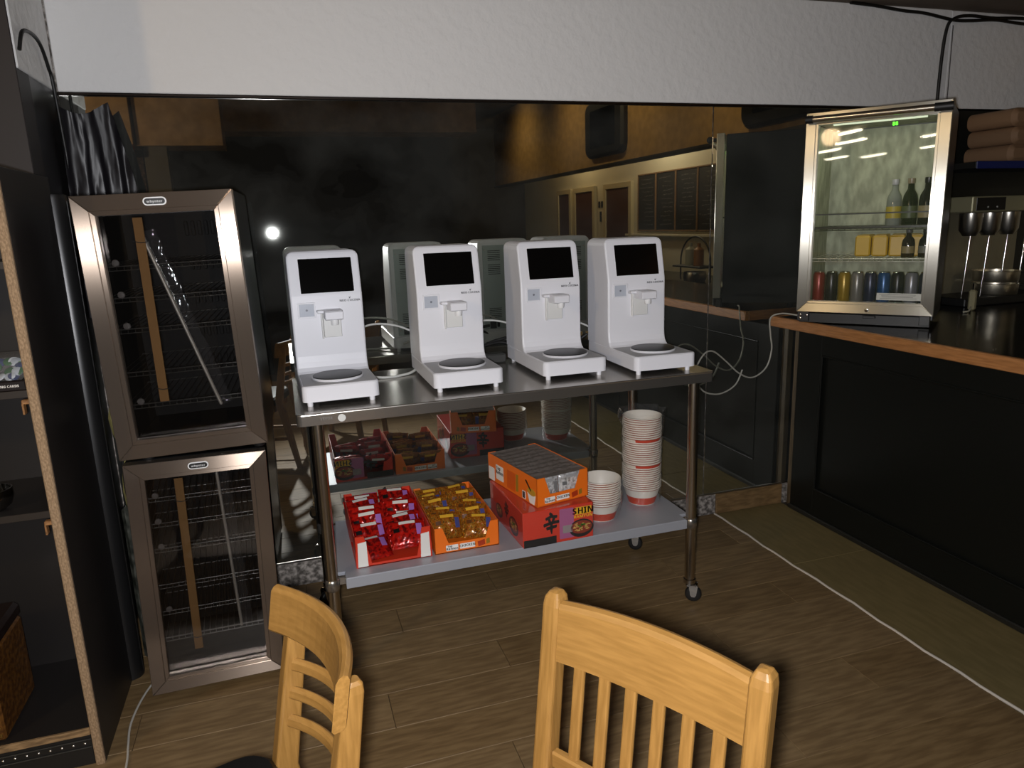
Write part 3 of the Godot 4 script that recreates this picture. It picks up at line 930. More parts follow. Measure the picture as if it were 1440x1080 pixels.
func sleeve(r0: float, r1: float, h: float, sd: int, top: float) -> MB:
	# clinging plastic sleeve with creases
	var rg := RandomNumberGenerator.new()
	rg.seed = sd
	var nz := FastNoiseLite.new()
	nz.seed = sd
	nz.frequency = 1.0
	var g := []
	var R := 22
	for i in R:
		var row := []
		var y := h * i / (R - 1)
		for j in 37:
			var a := TAU * j / 36.0
			var q := nz.get_noise_3d(cos(a) * 3.0, y * 22.0, sin(a) * 3.0) + 0.6 * nz.get_noise_3d(cos(a) * 9.0, y * 60.0, sin(a) * 9.0)
			var r := lerpf(r0, r1, float(i) / (R - 1)) + 0.007 + 0.009 * q
			if i > R - 4:
				r += top * (i - R + 4) / 3.0 * (0.5 + q)
			row.append(Vector3(cos(a) * r, y, -sin(a) * r))
		g.append(row)
	var m := MB.new()
	m.grid(g)
	return m

func ordinal(k: int) -> String:
	var o := ["zeroth", "first", "second", "third", "fourth", "fifth", "sixth", "seventh", "eighth", "ninth", "tenth", "eleventh", "twelfth", "thirteenth", "fourteenth", "fifteenth", "sixteenth", "seventeenth", "eighteenth", "nineteenth", "twentieth"]
	if k <= 20:
		return o[k]
	return "thirtieth" if k == 30 else ("twenty-" if k < 30 else "thirty-") + o[k % 10]

func build_stock() -> void:
	var red_card := mt(Color(0.76, 0.19, 0.09), 0.45)
	var orange_card := mt(Color(0.88, 0.42, 0.07), 0.5)
	var white_card := mt(Color(0.85, 0.84, 0.82), 0.6)
	# --- open red tray with packets
	var t := thing("noodle_tray", "open red cardboard tray with white front flaps full of red noodle packets", "tray", Vector3(0.288, SHELF, 0.462))
	tray(t, 0.272, 0.44, 0.118, 0.012, 0.055, red_card, white_card)
	for s in [-1.0, 1.0]:
		var m := MB.new()
		m.prism(PackedVector2Array([Vector2(-0.018, 0.004), Vector2(0.018, 0.004), Vector2(0.016, 0.098), Vector2(-0.014, 0.094)]), 0, 0.002, Transform3D(Basis(), Vector3(s * 0.112, 0, 0.2205)))
		part("white_flap", m, white_card, t)
	face_print_red(t, 0.2205, PI, 0.272, 0.118)
	var nth := ["first", "second", "third", "fourth", "fifth", "sixth", "seventh", "eighth", "ninth", "tenth", "eleventh", "twelfth", "thirteenth", "fourteenth", "fifteenth"]
	var p0 := packet(0, "", "red packets in the red tray")
	var first := true
	for r in 7:
		for c in 2:
			var q: Node3D = p0
			if not first:
				q = dup(p0, "", Vector3.ZERO)
			first = false
			var k := 6 - r
			tag(q, "red noodle packet in the red tray, %s column, %s row from the front" % [["left", "right"][c], nth[k]], "packet", "red packets in the red tray")
			q.scale = Vector3(1.0, 1.08, 1.05)
			q.position = Vector3(0.288 + (c - 0.5) * 0.13 + 0.004 * sin(r * 3.1 + c), SHELF + 0.026 + 0.014 * sin(r * 2.3 + c * 1.7), 0.315 + r * 0.049 - c * 0.004)
			q.rotation = Vector3(-0.68 - 0.16 * sin(r * 1.3 + c), 0.13 * sin(r * 2.7 + c * 2.0), 0.10 * sin(r * 1.9 + c * 4.0))
			if r == 5:
				q.position.y -= 0.006
			if r == 6:
				q.position = Vector3(0.288 + (c - 0.5) * 0.122, SHELF + [0.010, 0.03][c], 0.655 - c * 0.01)
				q.rotation = Vector3([-1.15, -0.8][c], 0.12 - 0.25 * c, 0.05)
	# --- open orange tray with packets
	t = thing("noodle_tray", "open orange cardboard tray of golden noodle packets beside the red tray", "tray", Vector3(0.557, SHELF, 0.462))
	tray(t, 0.244, 0.436, 0.10, 0.038, 0.052, orange_card, white_card)
	face_print_orange(t, 0.2184, 0.0, 0.019)
	face_print_orange(t, 0.2184, PI, 0.019)
	var p1 := packet(1, "", "golden packets in the orange tray")
	first = true
	for r in 8:
		for c in 2:
			var q: Node3D = p1
			if not first:
				q = dup(p1, "", Vector3.ZERO)
			first = false
			tag(q, "golden noodle packet in the orange tray, %s column, %s row from the front" % [["left", "right"][c], nth[7 - r]], "packet", "golden packets in the orange tray")
			q.scale = Vector3(0.88, 0.98, 0.95)
			q.position = Vector3(0.557 + (c - 0.5) * 0.116, SHELF + 0.02 + 0.010 * sin(r * 2.9 + c * 2.2), 0.315 + r * 0.0445)
			q.rotation = Vector3(-0.68 - 0.16 * sin(r * 1.7 + c), 0.13 * sin(r * 2.1 + c * 3.0), 0.10 * sin(r * 2.4 + c * 1.0))
	# --- closed red box
	var rb := thing("noodle_box", "closed red noodle box with a black brush character, under the orange box", "box", Vector3(0.886, SHELF, 0.556), 0.035)
	part("carton", bx(Vector3(0, 0.0695, 0), Vector3(0.284, 0.139, 0.385), 0.002), red_card, rb)
	face_print_red(rb, 0.1927, 0.0, 0.284, 0.139)
	face_print_red(rb, 0.1927, PI, 0.284, 0.139)
	var side := Node3D.new()
	side.name = "side_print"
	rb.add_child(side, true)
	side.transform = Transform3D(Basis(), Vector3(-0.1422, 0, 0.02))
	noodle_photo(side, Vector3(0, 0.05, 0.07), -PI / 2, 1.0)
	noodle_photo(side, Vector3(0, 0.05, -0.1), -PI / 2, 0.8)
	part("brush_character", shin_strokes(), mt(Color(0.04, 0.035, 0.03), 0.4), side, Transform3D(Basis(Vector3.UP, -PI / 2) * Basis.from_scale(Vector3(0.05, 0.06, 0.08)), Vector3(0, 0.06, -0.01)))
	var fw := MB.new()
	fw.box(Vector3(0, 0.0697, 0), Vector3(0.287, 0.1392, 0.388), 0.004)
	part("film_wrap", fw, film, rb)
	# --- orange box on top, wrapped
	var ob := thing("noodle_box", "film-wrapped orange noodle box lying askew on the closed red box", "box", Vector3(0.891, SHELF + 0.1405, 0.512), 0.2)
	tray(ob, 0.228, 0.388, 0.111, 0.042, 0.058, orange_card, white_card)
	face_print_orange(ob, 0.1944, 0.0, 0.02)
	face_print_orange(ob, 0.1944, PI, 0.02)
	var sp := Node3D.new()
	sp.name = "side_print"
	ob.add_child(sp, true)
	sp.transform = Transform3D(Basis(Vector3.UP, -PI / 2), Vector3(-0.1142, 0, 0))
	var wh := mt(Color(0.88, 0.87, 0.85), 0.4)
	var ink := mt(Color(0.06, 0.05, 0.04), 0.4)
	for q in [[-0.165, 0.03, 0.05, 0.055], [-0.095, 0.05, 0.062, 0.062], [0.098, 0.022, 0.026, 0.032]]:
		var m := MB.new()
		m.prism(rrect(q[2], q[3], 0.004, 3), 0, 0.0005, Transform3D(Basis(), Vector3(q[0], q[1], 0)))
		part("white_label", m, wh, sp)
	text("Top", 0.014, ink, sp, Vector3(-0.105, 0.068, 0.0006))
	text("Ramen", 0.014, ink, sp, Vector3(-0.095, 0.051, 0.0006), 0.0, true, "lettering", false, 0.95)
	var bars := MB.new()
	for k in 9:
		bars.box(Vector3(0.089 + k * 0.0022, 0.022, 0.0008), Vector3(0.0011 if k % 3 else 0.0016, 0.026, 0.0004), 0.0)
	part("bar_code", bars, ink, sp)
	var m2 := MB.new()
	m2.prism(PackedVector2Array([Vector2(-0.035, 0.01), Vector2(0.03, 0.01), Vector2(0.035, 0.085), Vector2(-0.03, 0.085)]), 0, 0.0005, Transform3D(Basis(), Vector3(0, 0, 0)))
	part("packet_print", m2, mt(Color(0.80, 0.33, 0.06), 0.4), sp)
	m2 = MB.new()
	m2.prism(PackedVector2Array([Vector2(0.035, 0.015), Vector2(0.055, 0.018), Vector2(0.058, 0.088), Vector2(0.038, 0.085)]), 0, 0.0006)
	part("noodle_print", m2, mt(Color(0.6, 0.45, 0.12), 0.4), sp)
	m2 = MB.new()
	m2.prism(PackedVector2Array([Vector2(0.125, 0.042), Vector2(0.185, 0.042), Vector2(0.175, 0.004), Vector2(0.14, 0.004)]), 0, 0.0006)
	part("bowl_print", m2, wh, sp)
	m2 = MB.new()
	m2.prism(ell(0.031, 0.014, 20, Vector2(0.155, 0.05)), 0, 0.0008)
	part("noodle_print", m2, mt(Color(0.72, 0.55, 0.16), 0.4), sp)
	m2 = MB.new()
	m2.prism(PackedVector2Array([Vector2(0.11, 0.085), Vector2(0.118, 0.089), Vector2(0.155, 0.055), Vector2(0.15, 0.05)]), 0, 0.001)
	part("chopsticks_print", m2, ink, sp)
	# packets under the film: a standing pack in each half shows at the cut-outs, their dark seams on top
	var p2 := packet(2, "silver noodle packet at the front of the wrapped orange box, left half", "packets in the wrapped orange box")
	var obt := ob.transform
	for c in 2:
		var q: Node3D = p2 if c == 0 else dup(p2, "silver noodle packet at the front of the wrapped orange box, right half", Vector3.ZERO)
		q.transform = obt * Transform3D(Basis(Vector3.RIGHT, -0.1) * Basis.from_scale(Vector3(0.84, 0.93, 0.8)), Vector3((c - 0.5) * 0.11, 0.006, 0.168))
		var g2 := dup(p1, ["golden noodle packet at the back of the wrapped orange box, left half in the mirror", "golden noodle packet at the back of the wrapped orange box, right half in the mirror"][c], Vector3.ZERO)
		g2.transform = obt * Transform3D(Basis(Vector3.UP, PI) * Basis(Vector3.RIGHT, -0.1) * Basis.from_scale(Vector3(0.84, 0.93, 0.8)), Vector3((c - 0.5) * 0.11, 0.006, -0.168))
		g2.set_meta("group", "packets in the wrapped orange box")
	var nz := FastNoiseLite.new()
	nz.seed = 4
	nz.frequency = 1.0
	var g := []
	for i in 34:
		var row := []
		for j in 24:
			var x := -0.112 + 0.224 * j / 23.0
			var z := 0.192 - 0.384 * i / 33.0
			var y := 0.107 + 0.0022 * sin(z * 155.0 + 2.0 * nz.get_noise_2d(x * 20.0, 3.0)) + 0.004 * nz.get_noise_2d(x * 40.0, z * 45.0)
			if i == 0 or i == 33 or j == 0 or j == 23:
				y = 0.109
			row.append(Vector3(x, y, z))
		g.append(row)
	m2 = MB.new()
	m2.grid(g)
	part("film_top", m2, mt(Color(0.50, 0.465, 0.445), 0.33, 0.12), ob)
	# --- bowls
	var b0 := paper_bowl()
	var pitch := 0.0092
	for k in 11:
		var q: Node3D = b0 if k == 0 else dup(b0, "", Vector3.ZERO)
		q.position = Vector3(1.138 + 0.0008 * sin(k * 2.1), SHELF + 0.0005 + k * pitch, 0.585 + 0.0008 * cos(k * 1.7))
		q.rotation.y = k * 0.7
		if k == 0:
			q.set_meta("label", "bottom paper bowl of the short stack, its red band showing")
		elif k == 10:
			q.set_meta("label", "top paper bowl of the short stack, its hollow showing")
		else:
			q.set_meta("label", "white paper bowl, %s from the bottom of the short open stack" % nth[k])
	for k in 32:
		var q := dup(b0, "white paper bowl, %s from the bottom of the tall plastic-wrapped stack" % ordinal(k + 1), Vector3(1.368 + 0.001 * sin(k * 1.3), SHELF + 0.0005 + k * pitch + (0.009 if k > 10 else 0.0) + (0.009 if k > 21 else 0.0), 0.497 + 0.001 * cos(k * 2.2)), k * 0.9)
		q.set_meta("group", "tall stack of paper bowls")
		if k == 0:
			q.set_meta("label", "bottom paper bowl of the tall wrapped stack, red band on the shelf")
		elif k == 31:
			q.set_meta("label", "top paper bowl of the tall plastic-wrapped stack")
		if k == 11 or k == 22:
			var g3 := []
			for i in 2:
				var row := []
				for j in 17:
					var a := 0.2 + 2.2 * j / 16.0 + k * 0.0
					var rr: float = [0.0742, 0.0778][i] + 0.0006
					row.append(Vector3(cos(a) * rr, [0.058, 0.0695][i], sin(a) * rr))
				row.reverse()
				g3.append(row)
			var st3 := MB.new()
			st3.grid(g3)
			part("red_stripe", st3, mt(Color(0.74, 0.22, 0.1), 0.45), q)
			q.rotation.y = 0.0
		if k == 11:
			q.set_meta("label", "paper bowl whose red band shows a third of the way up the tall stack")
		elif k == 22:
			q.set_meta("label", "paper bowl whose red band shows two thirds of the way up the tall stack")
	var w1 := part("plastic_sleeve", sleeve(0.072, 0.082, 0.40, 3, 0.02), film)
	w1.position = Vector3(1.368, SHELF + 0.004, 0.497)
	tag(w1, "crinkled clear plastic sleeve round the tall stack of bowls", "wrapping")
	var w2 := part("plastic_sleeve", sleeve(0.066, 0.08, 0.105, 8, 0.0), film)
	w2.position = Vector3(1.138, SHELF + 0.004, 0.585)
	tag(w2, "crinkled clear plastic bag round the short stack of bowls", "wrapping")

# ---------------------------------------------------------------- tall glass-door fridges at the left
func wire_shelf(w: float, d: float) -> MB:
	var m := MB.new()
	m.tube([Vector3(-w / 2, 0, 0), Vector3(w / 2, 0, 0)], 0.0026, 6)
	m.tube([Vector3(-w / 2, 0.0, -d), Vector3(w / 2, 0.0, -d)], 0.0026, 6)
	m.tube([Vector3(-w / 2, -0.012, 0.002), Vector3(w / 2, -0.012, 0.002)], 0.0018, 6)
	for k in 19:
		var x := -w / 2 + w * (k + 0.5) / 19.0
		m.tube([Vector3(x, -0.01, 0.003), Vector3(x, 0.003, 0.001), Vector3(x, 0.003, -d)], 0.0014, 5)
	return m

func mitred(w: float, h: float, fw: float, step: float) -> Array:
	# four bars of a door frame, mitred, each a flat face and a lower inner step
	var o := []
	for k in 4:
		var L := w if k % 2 == 0 else h
		var H := h if k % 2 == 0 else w
		var m := MB.new()
		var xf := Transform3D(Basis(Vector3.BACK, -PI / 2 * k), Vector3.ZERO)
		var a := fw - step
		m.prism(PackedVector2Array([Vector2(-L / 2 + 0.0004, H / 2), Vector2(L / 2 - 0.0004, H / 2), Vector2(L / 2 - a - 0.0004, H / 2 - a), Vector2(-L / 2 + a + 0.0004, H / 2 - a)]), -0.038, 0.0, xf, 0.0015, true)
		m.prism(PackedVector2Array([Vector2(-L / 2 + a, H / 2 - a), Vector2(L / 2 - a, H / 2 - a), Vector2(L / 2 - fw, H / 2 - fw), Vector2(-L / 2 + fw, H / 2 - fw)]), -0.038, -0.005, xf, 0.001, true)
		o.append(m)
	return o

func tall_fridge(label: String, at: Vector3, turn: float, lean: float, w: float, h: float, upper: bool) -> Node3D:
	var o := thing("beverage_fridge", label, "fridge", at, turn)
	o.rotation = Vector3(0, turn, lean)
	var shell := mt(Color(0.10, 0.10, 0.10), 0.25, 0.6)
	var inside := mt(Color(0.035, 0.033, 0.031), 0.6)
	var d := 0.40
	var cb := MB.new()
	cb.box(Vector3(-w / 2 + 0.012, h / 2, -0.05 - d / 2), Vector3(0.02, h, d), 0.002)
	cb.box(Vector3(w / 2 - 0.012, h / 2, -0.05 - d / 2), Vector3(0.02, h, d), 0.002)
	cb.box(Vector3(0, h - 0.012, -0.05 - d / 2), Vector3(w - 0.045, 0.024, d), 0.001)
	cb.box(Vector3(0, 0.012, -0.05 - d / 2), Vector3(w - 0.045, 0.024, d), 0.001)
	cb.box(Vector3(0, h / 2, -0.04 - d), Vector3(w - 0.045, h - 0.05, 0.02), 0.001)
	part("cabinet", cb, shell, o)
	var ribs := MB.new()
	for gy in [0.87, 0.72, 0.57, 0.42, 0.27]:
		for k in 7:
			var xf := Transform3D(Basis(), Vector3(0.01 + k * 0.021, h * gy, -0.03 - d))
			ribs.prism(rrect(0.013, 0.05, 0.006, 3), 0, 0.008, xf, 0.002)
	part("vent_rib", ribs, inside, o)
	var ln := MB.new()
	ln.box(Vector3(0, h / 2, -0.029 - d), Vector3(w - 0.05, h - 0.06, 0.003), 0.0)
	ln.box(Vector3(0, 0.026, -0.05 - d / 2), Vector3(w - 0.05, 0.003, d - 0.02), 0.0)
	ln.box(Vector3(-w / 2 + 0.024, h / 2, -0.05 - d / 2), Vector3(0.003, h - 0.06, d - 0.02), 0.0)
	ln.box(Vector3(w / 2 - 0.024, h / 2, -0.05 - d / 2), Vector3(0.003, h - 0.06, d - 0.02), 0.0)
	part("inner_liner", ln, inside, o)
	# shelves
	var sm := mt(Color(0.55, 0.54, 0.52), 0.3, 0.9)
	var ws := wire_shelf(w - 0.05, 0.33)
	var wsm := ws.mesh()
	var ys := [0.74, 0.62, 0.50, 0.33, 0.20] if upper else [0.83, 0.72, 0.61, 0.45, 0.33, 0.21]
	for y in ys:
		part("wire_shelf", wsm, sm, o, Transform3D(Basis(Vector3.RIGHT, 0.02), Vector3(0, h * y, -0.06)))
	var dots := MB.new()
	for k in 4:
		dots.lathe([Vector2(0.011, 0), Vector2(0.009, 0.003), Vector2(0, 0.004)], 10, Transform3D(Basis(Vector3.RIGHT, PI / 2), Vector3(-w * 0.5 + 0.075, h * ([0.74, 0.62, 0.5, 0.2][k] if upper else [0.83, 0.72, 0.61, 0.33][k]) + 0.01, -0.052)))
	part("shelf_clip", dots, mt(Color(0.55, 0.52, 0.5), 0.4), o)
	# door
	var dr := part("door", bx(Vector3(0, h / 2, -0.044), Vector3(w - 0.014, h - 0.014, 0.004), 0.0), pane(0.16, Color(0.05, 0.05, 0.05), 0.02), o)
	var names_ := ["frame_bar", "frame_bar", "frame_bar", "frame_bar"]
	var bars := mitred(w, h, 0.056, 0.013)
	for k in 4:
		part(names_[k], bars[k], brushed, dr, Transform3D(Basis(), Vector3(0, h / 2, 0)))
	part("glass_pane", bx(Vector3(0, h / 2, -0.02), Vector3(w - 0.108, h - 0.108, 0.0015), 0.0), pane(0.2, Color(0.04, 0.035, 0.03), 0.02), dr)
	var g := MB.new()
	for s in [-1.0, 1.0]:
		g.box(Vector3(s * (w / 2 - 0.012), h / 2, -0.043), Vector3(0.012, h - 0.02, 0.008), 0.002)
	part("door_gasket", g, black_plastic, dr)
	# badge
	var b := MB.new()
	b.prism(rrect(0.062, 0.023, 0.0114, 6), 0, 0.003, Transform3D(Basis(), Vector3(0.004, h - 0.024, 0)), 0.0008)
	part("badge", b, mt(Color(0.9, 0.9, 0.9), 0.3), o)
	b = MB.new()
	b.prism(rrect(0.055, 0.0165, 0.0082, 6), 0, 0.0034, Transform3D(Basis(), Vector3(0.004, h - 0.024, 0)))
	part("badge_face", b, mt(Color(0.06, 0.06, 0.06), 0.4), o)
	text("whynter", 0.0068, mt(Color(0.75, 0.75, 0.75), 0.4), o, Vector3(0.004, h - 0.0245, 0.0036), 0.0, true, "badge_lettering", false, 1.1)
	return o

func inside_xf(o: Node3D, w: float, h: float, u: float, v: float) -> Vector3:
	return o.transform * Vector3((u - 0.5) * w, (1.0 - v) * h, -0.0295)

func build_fridges() -> void:
	var U := tall_fridge("upper glass-door fridge with a steel frame and a slanting handle inside", Vector3(-0.304, 0.887, 0.777), -0.047, 0.028, 0.425, 0.77, true)
	var L := tall_fridge("lower glass-door fridge with a steel frame standing on the floor", Vector3(-0.337, 0.024, 0.666), 0.053, -0.022, 0.425, 0.81, false)
	for k in 4:
		var f := MB.new()
		f.lathe([Vector2(0.016, -0.024), Vector2(0.018, -0.02), Vector2(0.018, 0.0)], 12, Transform3D(Basis(), Vector3((-1 if k % 2 else 1) * 0.17, 0, -0.09 - 0.32 * (k / 2))))
		part("foot", f, black_plastic, L)
		f = MB.new()
		f.lathe([Vector2(0.016, -0.05), Vector2(0.018, -0.045), Vector2(0.018, 0.0)], 12, Transform3D(Basis(), Vector3((-1 if k % 2 else 1) * 0.17, 0, -0.16 - 0.24 * (k / 2))))
		part("foot", f, black_plastic, U)
	part("kick_plate", bx(Vector3(0, -0.009, -0.06), Vector3(0.36, 0.018, 0.01), 0.001), mt(Color(0.2, 0.19, 0.17), 0.5), L)
	# packing strips and handles behind the glass
	var card := mt(Color(0.50, 0.36, 0.19), 0.8)
	var data := [[U, 0.77, 0.37, 0.085, 0.345, 0.79, 0.375, 0.14, 0.715, 0.83, "upper"], [L, 0.81, 0.355, 0.085, 0.365, 0.845, 0.625, 0.05, 0.70, 0.78, "lower"]]
	for q in data:
		var o: Node3D = q[0]
		var a := inside_xf(o, 0.425, q[1], q[2], q[3])
		var c := inside_xf(o, 0.425, q[1], q[4], q[5])
		var bz: Vector3 = o.transform.basis.z.normalized()
		var by := (a - c).normalized()
		var bxx := by.cross(bz).normalized()
		var s := thing("card_strip", "brown cardboard strip hung upright behind the glass of the %s fridge" % q[10], "cardboard")
		s.transform = Transform3D(Basis(bxx, by, bxx.cross(by)), (a + c) / 2)
		part("strip", bx(Vector3.ZERO, Vector3(0.026, (a - c).length(), 0.003), 0.0008), card, s)
		for e in [0.38, -0.42]:
			part("tie", pipe([Vector3(-0.02, e * (a - c).length(), 0.002), Vector3(0.0, e * (a - c).length() - 0.006, 0.004), Vector3(0.022, e * (a - c).length() - 0.004, 0.002)], 0.0014, 5), black_plastic, s)
		a = inside_xf(o, 0.425, q[1], q[6], q[7])
		c = inside_xf(o, 0.425, q[1], q[8], q[9])
		by = (a - c).normalized()
		bxx = by.cross(bz).normalized()
		var hd := thing("door_handle", "steel door handle in a clear bag behind the glass of the %s fridge" % q[10], "handle")
		hd.transform = Transform3D(Basis(bxx, by, bxx.cross(by)), (a + c) / 2)
		var ln := (a - c).length()
		part("bar", bx(Vector3(0, 0, -0.006), Vector3(0.009, ln, 0.012), 0.003), mt(Color(0.85, 0.82, 0.78), 0.3, 0.7), hd)
		var nz := FastNoiseLite.new()
		nz.seed = 12 + int(ln * 100)
		nz.frequency = 1.0
		var g := []
		for i in 26:
			var row := []
			for j in 8:
				var yy := -ln * 0.5 + ln * 1.0 * i / 25.0
				var xx := -0.006 + 0.042 * j / 7.0 + 0.008 * nz.get_noise_2d(yy * 18.0, 3.0)
				row.append(Vector3(xx, yy, -0.008 + 0.007 * nz.get_noise_2d(xx * 90.0, yy * 40.0)))
			g.append(row)
		var bag := MB.new()
		bag.grid(g)
		part("plastic_bag", bag, film, hd)
	# black plastic sheeting behind the upper fridge
	var nz2 := FastNoiseLite.new()
	nz2.seed = 21
	nz2.frequency = 1.0
	var gg := []
	for i in 24:
		var row := []
		for j in 30:
			var x := -0.685 + 0.25 * j / 29.0 * (1.0 - 0.35 * pow(float(i) / 23.0, 2.0))
			var y := 1.25 + 0.74 * i / 23.0
			row.append(Vector3(x, y - 0.03 * sin(j * 0.12), 0.10 + 0.022 * nz2.get_noise_2d(x * 14.0, y * 1.2) + 0.003 * nz2.get_noise_2d(x * 60.0, y * 5.0)))
		gg.append(row)
	var sh := MB.new()
	sh.grid(gg)
	tag(part("plastic_sheet", sh, mt(Color(0.08, 0.072, 0.085), 0.42)), "black plastic sheet hanging in folds behind the upper tall fridge", "sheet")
	var roll := thing("glossy_black_form", "tall glossy black rounded form standing behind the chipboard-edged shelf unit", "roll", Vector3(-0.652, 0, 0.468))  # stands for an unclear glossy dark shape, rounded to catch a vertical highlight
	var rl := MB.new()
	rl.lathe([Vector2(0.0, 0.0), Vector2(0.042, 0.0), Vector2(0.043, 0.01), Vector2(0.043, 1.66), Vector2(0.041, 1.67), Vector2(0.012, 1.67), Vector2(0.012, 1.6)], 28)
	part("form_body", rl, mt(Color(0.09, 0.088, 0.088), 0.36), roll)
	part("form_edge", bx(Vector3(0.042, 0.83, 0.008), Vector3(0.004, 1.64, 0.006), 0.001), mt(Color(0.1, 0.095, 0.09), 0.3), roll)
	# white lead on the floor left of the fridges
	tag(part("floor_cable", pipe(curve([Vector3(-0.50, 0.006, 0.45), Vector3(-0.56, 0.005, 0.54), Vector3(-0.59, 0.005, 0.64), Vector3(-0.603, 0.005, 0.77), Vector3(-0.592, 0.005, 0.88), Vector3(-0.581, 0.005, 0.97), Vector3(-0.57, 0.005, 1.2)]), 0.0035), mt(Color(0.7, 0.68, 0.64), 0.5)), "thin white cable curving over the floor left of the lower fridge", "cable")
	# pale goods standing between cabinet and fridge
	var st := thing("wrapped_bundle", "pale wrapped bundle with black straps in the gap between cabinet and fridges", "bundle", Vector3(-0.588, 0, 0.34))
	var rings := []
	for i in 14:
		var y := 0.60 + 0.70 * i / 13.0
		var r := 0.022 + 0.009 * sin(i * 1.3)
		var ring := []
		for j in 12:
			ring.append(Vector3(cos(TAU * j / 12) * r + 0.006 * sin(i * 0.9), y, sin(TAU * j / 12) * r * 1.5))
		rings.append(ring)
	var m := MB.new()
	m.loft(rings)
	part("wrapping", m, mt(Color(0.62, 0.58, 0.36), 0.45), st)
	for x in [0.0, 0.022]:
		part("strap", pipe(curve([Vector3(x, 1.28, 0.035), Vector3(x - 0.012, 1.1, 0.052), Vector3(x + 0.008, 0.9, 0.050), Vector3(x - 0.006, 0.7, 0.054), Vector3(x, 0.55, 0.04)]), 0.0035, 6), black_plastic, st)
	m = MB.new()
	m.box(Vector3(0, 0.3, 0), Vector3(0.07, 0.60, 0.09), 0.012)
	part("dark_base", m, wood(Color(0.10, 0.11, 0.09), Color(0.30, 0.30, 0.27), Vector3(6, 3, 6), 0.4, 71), st)

